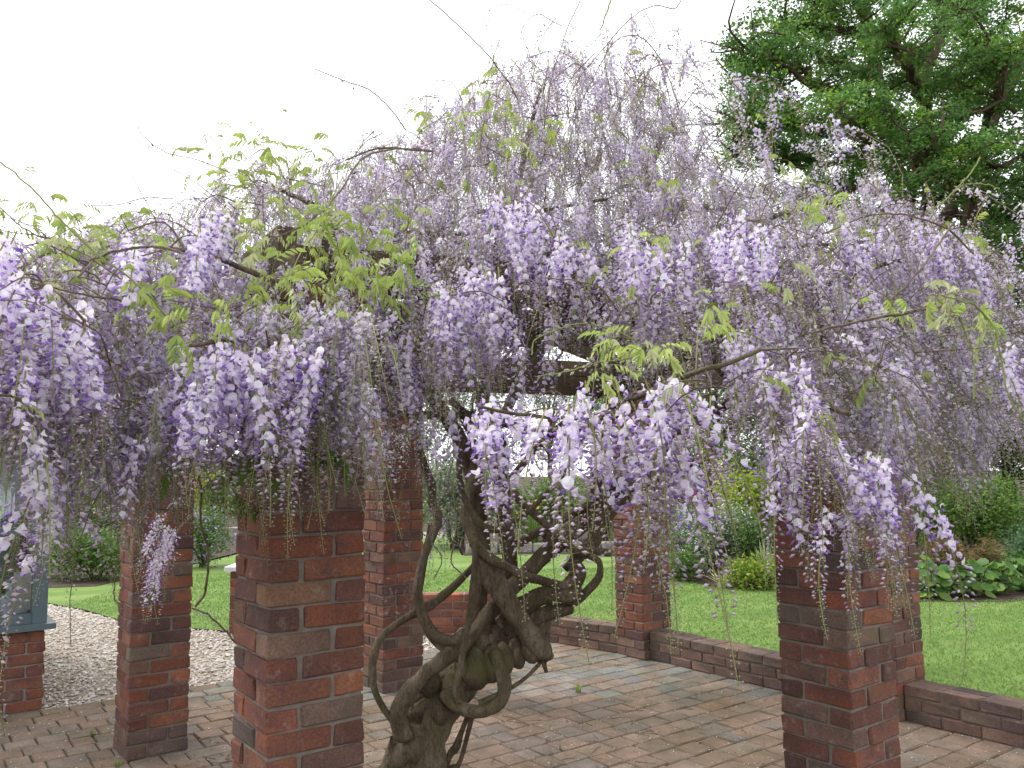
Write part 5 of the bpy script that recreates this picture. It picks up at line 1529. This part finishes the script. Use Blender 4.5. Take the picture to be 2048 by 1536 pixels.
for i, (pr, k, loc, az, s) in enumerate(items):
    tl = R(random.gauss(0, 6)); tl2 = R(random.gauss(0, 6))
    vi = random.randrange(6)
    # prototypes bend toward their own random azimuth; spin so that they leave the canopy outward
    if i < NPART:
        o = mobj('flower_raceme', HI[k][vi], wis)
        o.location = loc - WO
        o.rotation_euler = (tl, tl2, az)
        o.scale = (s, s, s)
    else:
        V, F, C = (LO if loc[1] < 2.1 else LX)[k][vi]
        M = np.array(Matrix.Rotation(az, 3, 'Z') @ Matrix.Rotation(tl2, 3, 'Y') @ Matrix.Rotation(tl, 3, 'X'))
        c = C * random.uniform(.88, 1.12)
        if random.random() < .3:
            w_ = random.uniform(.1, .4); c = c * (1 - w_) + np.array([.60, .585, .54]) * w_
        big.V.append((V @ M.T) * s + loc - WO); big.F.append(F + big.n); big.C.append(c); big.n += len(V)
o = big.obj('flower_racemes', M_FLOWER, wis); o['kind'] = 'stuff'
print('raceme tris', sum(len(f) for f in big.F))

# --- twigs that carry the racemes: each grows from the nearest wood already there
tw = Acc()
locs = np.array([it[2] for it in items])
sel = rng.permutation(len(locs))[:1500]
pool = limb_nodes.copy()
dmin = np.array([np.min(np.linalg.norm(pool - locs[i], axis=1)) for i in sel])
buf = np.zeros((len(pool) + 8 * len(sel), 3)); buf[:len(pool)] = pool; nb_ = len(pool)
for i in sel[np.argsort(dmin)]:
    loc = locs[i]
    dd = np.linalg.norm(buf[:nb_] - loc, axis=1)
    j = int(np.argmin(dd + np.where(buf[:nb_, 2] > loc[2] + .05, .08, 0)))
    L = dd[j]
    if L < .02 or L > 1.0: continue
    p0 = buf[j]
    mid = (p0 + loc) / 2 + np.array([random.gauss(0, .10 * L), random.gauss(0, .10 * L), .12 * L + random.gauss(0, .06 * L)])
    path = spline([p0, mid, loc], 7)
    V, F = tube(path, np.linspace(.0028 + .003 * L, .0018, 7) * random.uniform(.7, 1.2), 4, cap=False)
    tw.add(V - WO, F)
    buf[nb_:nb_ + 6] = path[1:]; nb_ += 6
    if random.random() < .55:
        out = loc - np.array([.3, 4.7, 2.2]); out /= np.linalg.norm(out)
        ln = random.uniform(.08, .28)
        e = loc + out * ln * .8 + np.array([random.gauss(0, .06), random.gauss(0, .06), random.gauss(.02, .07)])
        V, F = tube(spline([loc, (loc + e) / 2 + np.array([0, 0, .03]), e], 6), np.linspace(.0018, .0008, 6), 3, cap=False)
        tw.add(V - WO, F)
o = tw.obj('twigs', M_TWIG, wis); o['kind'] = 'stuff'

# --- long shoots whipping out against the sky and across the blossom: (points (u,v,d)), radius px, green?, buds
WHIP = [
    ([(850, -8, 3.0), (905, 40, 3.05), (975, 105, 3.1), (1010, 150, 3.2), (1040, 200, 3.3)], 1.6, 0, 6),
    ([(628, 138, 3.0), (680, 158, 3.0), (735, 180, 3.0), (775, 215, 3.0), (810, 265, 3.1)], 1.5, 0, 14),
    ([(275, 252, 2.9), (290, 275, 2.9), (330, 300, 2.9), (400, 320, 2.95), (460, 345, 3.0)], 1.2, 0, 8),
    ([(-10, 318, 1.9), (60, 370, 1.9), (130, 440, 1.9), (220, 525, 1.9), (300, 595, 1.95), (360, 660, 2.0)], 2.6, 1, 0),
    ([(-10, 410, 2.2), (30, 440, 2.2), (80, 470, 2.2), (150, 500, 2.2), (240, 555, 2.2)], 2.0, 0, 8),
    ([(-10, 455, 2.1), (50, 465, 2.1), (110, 475, 2.1)], 1.4, 0, 2),
    ([(170, 412, 2.6), (240, 412, 2.6), (290, 400, 2.6), (350, 404, 2.6)], 1.2, 0, 8),
    ([(1200, 60, 3.8), (1210, 30, 3.8), (1222, -8, 3.8)], 1.8, 1, 0),
    ([(1040, 350, 3.4), (1100, 290, 3.5), (1150, 170, 3.6), (1210, 95, 3.7), (1260, 40, 3.8), (1310, 14, 3.8), (1350, 20, 3.8), (1368, -8, 3.9)], 1.3, 0, 50),
    ([(1130, 340, 3.6), (1150, 240, 3.7), (1190, 150, 3.7), (1235, 75, 3.8), (1285, 68, 3.8), (1320, 110, 3.9), (1345, 165, 3.9), (1365, 230, 3.9)], 1.4, 0, 60),
    ([(1090, 240, 3.7), (1100, 160, 3.7), (1130, 60, 3.8), (1160, -6, 3.8)], 1.3, 0, 12),
    ([(1230, 170, 3.7), (1300, 110, 3.8), (1330, 150, 3.8), (1340, 200, 3.8), (1350, 300, 3.8)], 1.2, 0, 60),
    ([(1340, 250, 3.8), (1370, 190, 3.8), (1410, 178, 3.8), (1432, 205, 3.8), (1434, 228, 3.8)], 1.0, 0, 40),
    ([(1370, 190, 3.7), (1400, 215, 3.7), (1430, 250, 3.7), (1440, 265, 3.7)], 1.0, 0, 36),
    ([(1060, 110, 3.8), (1040, 60, 3.8), (1070, 30, 3.8), (1100, 45, 3.8), (1120, 60, 3.8)], 1.0, 0, 30),
    ([(965, 50, 3.7), (985, 15, 3.7), (1020, 8, 3.7), (1050, 25, 3.7)], .8, 0, 14),
    ([(1100, 170, 3.6), (1120, 150, 3.6), (1150, 130, 3.6), (1175, 138, 3.6)], 1.2, 0, 12),
    ([(690, 320, 3.2), (750, 300, 3.2), (810, 298, 3.2), (870, 302, 3.2)], 2.6, 0, 10),
    ([(870, 160, 3.5), (900, 160, 3.5), (920, 190, 3.5), (930, 240, 3.5)], 1.1, 0, 10),
    ([(540, 480, 2.6), (620, 440, 2.6), (680, 380, 2.7), (720, 320, 2.8), (780, 300, 2.9), (850, 303, 3.0)], 2.4, 0, 6),
    ([(610, 700, 2.3), (560, 620, 2.3), (600, 520, 2.4), (640, 450, 2.5), (690, 350, 2.7)], 1.5, 1, 0),
    ([(1445, 340, 3.4), (1452, 390, 3.3), (1450, 430, 3.3)], 2.2, 0, 0),
    ([(1400, 250, 3.5), (1430, 310, 3.4), (1448, 350, 3.4)], 1.5, 0, 12),
    ([(1610, 480, 2.9), (1680, 450, 2.9), (1740, 427, 2.9), (1810, 430, 2.9), (1880, 455, 2.9), (1940, 510, 3.0)], 2.4, 0, 10),
    ([(1620, 668, 2.2), (1700, 650, 2.2), (1780, 632, 2.2), (1870, 612, 2.2), (1900, 600, 2.2)], 4.0, 0, 0),
    ([(1780, 600, 2.6), (1815, 560, 2.6), (1860, 500, 2.7), (1900, 440, 2.8)], 2.8, 0, 0),
    ([(1850, 430, 2.8), (1900, 390, 2.8), (1940, 350, 2.8), (1962, 318, 2.8)], 2.0, 1, 22),
    ([(1880, 410, 2.8), (1930, 372, 2.8), (1975, 366, 2.8), (2006, 376, 2.8)], 1.8, 1, 50),
    ([(1870, 590, 2.1), (1920, 650, 2.1), (1945, 720, 2.1), (1950, 800, 2.1)], 2.0, 1, 110),
    ([(1880, 590, 2.0), (1960, 620, 2.0), (2000, 700, 2.0), (2020, 800, 2.0), (2048, 860, 2.0)], 2.4, 1, 30),
    ([(1380, 700, 1.9), (1430, 660, 1.9), (1500, 655, 1.9), (1560, 690, 1.9)], 1.8, 1, 0),
    ([(1290, 690, 1.8), (1220, 650, 1.8), (1150, 640, 1.8), (1080, 665, 1.8), (1065, 700, 1.8)], 1.8, 1, 60),
    ([(1270, 712, 1.7), (1200, 722, 1.7), (1130, 738, 1.7), (1085, 745, 1.7)], 2.2, 1, 34),
    ([(1090, 555, 2.4), (1150, 560, 2.4), (1205, 575, 2.4), (1235, 620, 2.5)], 2.0, 0, 0),
    ([(180, 520, 2.0), (240, 500, 2.0), (310, 490, 2.0), (370, 500, 2.0)], 3.6, 0, 0),
    ([(30, 560, 1.8), (110, 575, 1.9), (190, 590, 2.0), (240, 600, 2.1)], 3.0, 0, 0),
    ([(150, 780, 2.0), (220, 765, 2.0), (320, 740, 2.1), (420, 730, 2.2)], 2.2, 0, 0),
    ([(390, 880, 2.9), (400, 950, 2.9), (405, 985, 2.9), (400, 1040, 2.9), (412, 1100, 2.9), (405, 1180, 2.9), (385, 1210, 2.9)], 3.0, 0, 0),
    ([(385, 1215, 2.9), (420, 1230, 2.9), (455, 1270, 2.9), (478, 1290, 2.9)], 2.4, 0, 26),
    ([(236, 1060, 2.6), (232, 1140, 2.6), (234, 1190, 2.6), (250, 1220, 2.6)], 1.6, 0, 0),
    ([(1870, 590, 2.1), (1930, 600, 2.1), (1975, 640, 2.1)], 1.6, 1, 40),
    ([(880, 1020, 3.3), (905, 1080, 3.3), (900, 1130, 3.3), (930, 1160, 3.3)], 1.6, 0, 20),
    ([(880, 1010, 3.3), (860, 1070, 3.3), (885, 1120, 3.3), (870, 1160, 3.3)], 1.4, 0, 20),
]
M_SHOOT = simple_noise_mat('green_shoot', (.16, .20, .06), (.24, .27, .09), 20, bdist=0.001)
for pts, rpx, green, nb in WHIP:
    q = spline(pts, 8 * len(pts))
    path = np.array([P(*a) for a in q])
    path += np.cumsum(rng.normal(0, .0012, path.shape), axis=0)
    rad = rpx / FPX * q[:, 2] * np.linspace(.75, 1.0, len(q)) * .9
    V, F = tube(path, rad, 5, lump=.08)
    o = mobj('shoot', make_mesh('shoot', V - WO, F, M_SHOOT if green else M_TWIG), wis)
    if nb:
        a = Acc()
        for k in range(nb):
            p = path[random.randrange(len(path) * 2 // 3)]
            dv = rng.normal(0, 1, 3); dv[2] -= .3; dv /= np.linalg.norm(dv)
            s = np.cross(dv, [0, 0, 1.0]); s /= np.linalg.norm(s) + 1e-9; s3 = np.cross(dv, s)
            L = random.uniform(.008, .016); w = L * .22
            q0 = p + dv * .009
            V = [q0, q0 + dv * L * .5 + s * w, q0 + dv * L * .5 + s3 * w, q0 + dv * L * .5 - s * w, q0 + dv * L * .5 - s3 * w, q0 + dv * L]
            F = [[0, 1, 2], [0, 2, 3], [0, 3, 4], [0, 4, 1], [5, 2, 1], [5, 3, 2], [5, 4, 3], [5, 1, 4]]
            c = (C_TIP if green else C_BUD)[random.randrange(4)] * (1 if green else .85)
            a.add(np.array(V) - WO, F, c)
            a.add(np.array([p, p + np.array([0, 0, .001]), q0]) - WO, [[0, 1, 2]], c * .7)
        b = a.obj('buds', M_FLOWER, wis); b['kind'] = 'stuff'

# --- young pinnate leaves
C_YL = np.array([(.44, .54, .14), (.50, .58, .20), (.38, .50, .13), (.52, .56, .30)])
C_DL = np.array([(.11, .20, .03), (.15, .25, .035), (.09, .16, .03)])
def leaf_proto(n, L, ll, lw, droop, cols, seed):
    rs = np.random.default_rng(seed)
    a = Acc()
    m = 7
    th = np.linspace(.5, -.9, m) - rs.uniform(0, .3)
    pts = [np.zeros(3)]
    for i in range(m - 1): pts.append(pts[-1] + np.array([math.cos(th[i]), 0, math.sin(th[i])]) * L / (m - 1))
    pts = np.array(pts)
    V, F = tube(pts, np.linspace(.0014, .0007, m), 3, cap=False); a.add(V, F, (.30, .33, .10))
    base_c = cols[rs.integers(0, len(cols))]
    for i in range(n):
        f = .25 + .75 * (i // 2 + 1) / ((n + 1) // 2)
        x = min(f, .999) * (m - 1); j = int(x); p = pts[j] + (pts[j + 1] - pts[j]) * (x - j)
        tan = pts[j + 1] - pts[j]; tan /= np.linalg.norm(tan)
        side = 1 if i % 2 else -1
        if i == n - 1: d = tan * .6 + np.array([0, 0, -droop])
        else: d = tan * .35 + np.array([0, side * rs.uniform(.35, .8), -droop * rs.uniform(.6, 1.2)])
        d /= np.linalg.norm(d)
        s = np.cross(d, tan if i < n - 1 else np.array([0, 1., 0])); s /= np.linalg.norm(s) + 1e-9
        nn = np.cross(s, d)
        l = ll * rs.uniform(.75, 1.15) * (1 - .25 * abs(f - .55)); w = lw * rs.uniform(.8, 1.1)
        r = [(0, 0), (.18, .7), (.45, 1.0), (.75, .62), (1.0, 0)]
        V = []; 
        for q, ww in r:
            c = p + d * l * q + np.array([0, 0, -1]) * l * .12 * q * q
            if ww == 0: V.append(c)
            else: V += [c + s * w * ww + nn * w * .35 * ww, c, c - s * w * ww + nn * w * .35 * ww]
        F = [[0, 1, 2], [0, 2, 3], [1, 4, 5], [1, 5, 2], [2, 5, 6], [2, 6, 3], [4, 7, 8], [4, 8, 5], [5, 8, 9], [5, 9, 6], [7, 10, 8], [8, 10, 9]]
        a.add(V, F, base_c * rs.uniform(.85, 1.12))
    V, F, C = a.arr()
    return make_mesh('leaf', V, F, M_LEAF, C)
LY = [leaf_proto(9, .16, .050, .0085, .8, C_YL, i) for i in range(6)]          # young
LS = [leaf_proto(9, .10, .032, .0055, .9, C_YL[[0, 1, 3]], 20 + i) for i in range(4)]   # tiny, just unfolding
LB = [leaf_proto(11, .19, .062, .0105, .7, C_YL[[0, 2]] * .85, 40 + i) for i in range(4)]      # large bright
LD = [leaf_proto(7, .20, .085, .018, .9, C_DL, 60 + i) for i in range(3)]          # large, dark
LEAFSPOT = [   # (u, v, spread u, spread v, d, n, set, scale)
    (690, 440, 70, 22, 2.5, 14, LB, .9), (760, 540, 45, 30, 2.3, 9, LB, .95), (640, 520, 60, 40, 2.5, 12, LY, 1.0),
    (500, 470, 60, 50, 2.7, 16, LY, 1.0), (560, 590, 50, 30, 2.2, 12, LY, .9), (680, 560, 40, 30, 2.2, 6, LY, .9),
    (520, 300, 70, 30, 3.2, 16, LY, 1.0), (460, 360, 40, 30, 3.0, 8, LY, 1.0), (620, 340, 60, 30, 3.1, 8, LY, .9),
    (150, 500, 80, 30, 2.4, 14, LB, .8), (60, 520, 50, 40, 2.2, 8, LY, .9), (220, 480, 40, 20, 2.4, 7, LY, 1.0), (100, 430, 50, 10, 2.6, 5, LY, .9),
    (325, 600, 14, 12, 1.9, 3, LB, .8), (420, 620, 30, 20, 2.0, 6, LS, 1.1), (310, 520, 60, 30, 2.4, 6, LY, .9),
    (1000, 215, 14, 14, 3.0, 3, LB, .9), (1010, 280, 50, 25, 3.2, 10, LY, 1.1), (960, 220, 40, 30, 3.4, 10, LY, 1.0), (1080, 255, 30, 15, 3.3, 4, LY, 1.0),
    (860, 240, 30, 20, 3.5, 6, LY, 1.0), (1330, 370, 15, 10, 2.7, 3, LY, .8),
    (1225, 680, 25, 15, 1.75, 4, LY, .7), (1290, 690, 40, 18, 1.65, 9, LY, .72), (1350, 700, 50, 16, 1.65, 9, LS, 1.0), (1420, 650, 30, 25, 1.75, 6, LS, 1.0), (1190, 740, 30, 20, 1.7, 4, LS, 1.0),
    (1650, 410, 40, 20, 2.9, 8, LY, .95), (1690, 430, 30, 15, 2.9, 6, LY, .95), (1560, 320, 12, 8, 3.2, 3, LY, .9), (1600, 400, 25, 20, 3.0, 4, LY, .8),
    (1890, 600, 50, 14, 2.1, 10, LY, .75), (1960, 640, 40, 20, 2.1, 8, LY, .75), (1950, 470, 15, 10, 2.8, 3, LY, .9), (1560, 550, 20, 50, 2.3, 5, LY, .8),
    (1770, 600, 10, 10, 2.4, 3, LY, .7), (1300, 470, 25, 15, 2.3, 3, LS, 1.0), (1440, 600, 10, 14, 2.2, 3, LS, 1.0),
    (470, 890, 22, 18, 2.2, 6, LD, 1.0), (600, 890, 30, 30, 2.2, 4, LD, .9), (700, 830, 15, 15, 2.6, 4, LD, .7), (430, 960, 15, 20, 2.6, 4, LD, .9),
    (170, 990, 60, 40, 2.8, 12, LD, .8), (290, 1010, 60, 25, 3.3, 10, LD, .8), (330, 1120, 30, 50, 3.9, 6, LY, .8), (430, 1240, 30, 20, 2.9, 6, LS, 1.1),
    (930, 890, 20, 30, 3.2, 8, LD, .8), (860, 920, 20, 20, 3.3, 5, LD, .8), (1700, 900, 20, 15, 2.1, 4, LS, 1.2), (1870, 600, 18, 8, 2.05, 4, LS, 1.2),
    (950, 960, 20, 30, 3.4, 4, LD, .8), (720, 610, 30, 20, 2.4, 5, LY, .9), (1100, 740, 20, 10, 1.7, 3, LS, .9), (200, 620, 40, 30, 2.0, 6, LY, .8),
]
nl = 0
for (u, v, su, sv, d, n, st, s) in LEAFSPOT:
    for i in range(n):
        if nl >= 298: break
        o = mobj('leaf', random.choice(st), wis)
        o.location = P(random.gauss(u, su * .7), random.gauss(v, sv * .7), d + random.uniform(-.05, .2)) - WO
        o.rotation_euler = (R(random.gauss(0, 20)), R(random.gauss(0, 25)), random.uniform(0, 6.28))
        k = s * random.uniform(.7, 1.1) * (.78 if d > 2.4 else .9); k *= .88; o.scale = (k, k, k); nl += 1
print('leaves', nl)
# scattered further small leaves, one mass
a = Acc()
def mesh_arr(me):
    V = np.zeros(len(me.vertices) * 3); me.vertices.foreach_get('co', V)
    F = np.zeros(len(me.loops), dtype=np.int32); me.loops.foreach_get('vertex_index', F)
    C = np.zeros(len(me.vertices) * 4, dtype=np.float32); me.color_attributes['Col'].data.foreach_get('color', C)
    return V.reshape(-1, 3), F.reshape(-1, 3), C.reshape(-1, 4)[:, :3]
src = [mesh_arr(m) for m in LY + LS]
UP_ = [x for x in LEAFSPOT if x[1] < 650 and x[7] <= 1.2]
for i in range(640):
    pr, k, loc, az, s = random.choice(items)
    if i < 260:
        sp = random.choice(UP_[:14] if i % 3 else UP_); loc = P(random.gauss(sp[0], sp[2]), random.gauss(sp[1] + 10, sp[3]), sp[4] + random.uniform(0, .4))
    V, F, C = random.choice(src)
    M = np.array(Matrix.Rotation(random.uniform(0, 6.28), 3, 'Z') @ Matrix.Rotation(R(random.gauss(0, 25)), 3, 'Y'))
    a.add((V @ M.T) * random.uniform(.5, .85) + loc + rng.normal(0, .05, 3) - WO, F, C * random.uniform(.8, 1.0))
o = a.obj('young_leaves', M_LEAF, wis); o['kind'] = 'stuff'

# ------------------------------------------------------------------ litter and weeds on the paving
a = Acc()
for i in range(1500):
    g = G(random.uniform(20, 2040), random.uniform(1300, 1560))
    if not inside(pav_poly, (g[0], g[1])): continue
    an = random.uniform(0, 6.28); L = random.uniform(.004, .009)
    d = np.array([math.cos(an), math.sin(an), 0]); s = np.array([-d[1], d[0], 0])
    c = g + np.array([0, 0, .005])
    V = [c - d * L, c + s * L * .6 + np.array([0, 0, .004]), c + d * L + np.array([0, 0, .001]), c - s * L * .6 + np.array([0, 0, .003])]
    a.add(V, [[0, 1, 2], [0, 2, 3]], random.choice([(.75, .73, .72), (.7, .66, .74), (.35, .28, .2), (.3, .22, .15), (.14, .10, .07), (.14, .12, .06)]))
o = a.obj('fallen_petals', M_FLOWER); tag(o, 'fallen wisteria petals and specks scattered over the paving', 'petals', kind='stuff')
a = Acc()
for i in range(130):
    g = G(random.uniform(300, 1560), random.uniform(1320, 1530))
    if not inside(pav_poly, (g[0], g[1])): continue
    an = random.uniform(0, 6.28); L = random.uniform(.04, .16)
    p = [g + np.array([math.cos(an) * L * f + random.gauss(0, .008), math.sin(an) * L * f + random.gauss(0, .008), .006]) for f in (0, .35, .7, 1)]
    V, F = tube(spline(p, 8), .0018, 4); a.add(V, F)
o = a.obj('fallen_twigs', M_TWIG); tag(o, 'small dry twigs lying scattered across the paving', 'twigs', kind='stuff')
for (u, v, n, h, lab) in [(1157, 1386, 40, .085, 'tuft of grass growing from a paving joint right of the trunk'),
                          (183, 1472, 24, .05, 'small green weed in the paving near the conservatory plinth'),
                          (235, 1535, 26, .06, 'weed at the foot of the slender left pillar'),
                          (1120, 1500, 16, .035, 'tiny weed in a paving joint in the lower middle')]:
    g = G(u, v)
    strap_clump('weed_tuft', (g[0], g[1]), n, h, h * .7, [(.18, .28, .06), (.26, .34, .09)], .0022, lab, cat='weed')
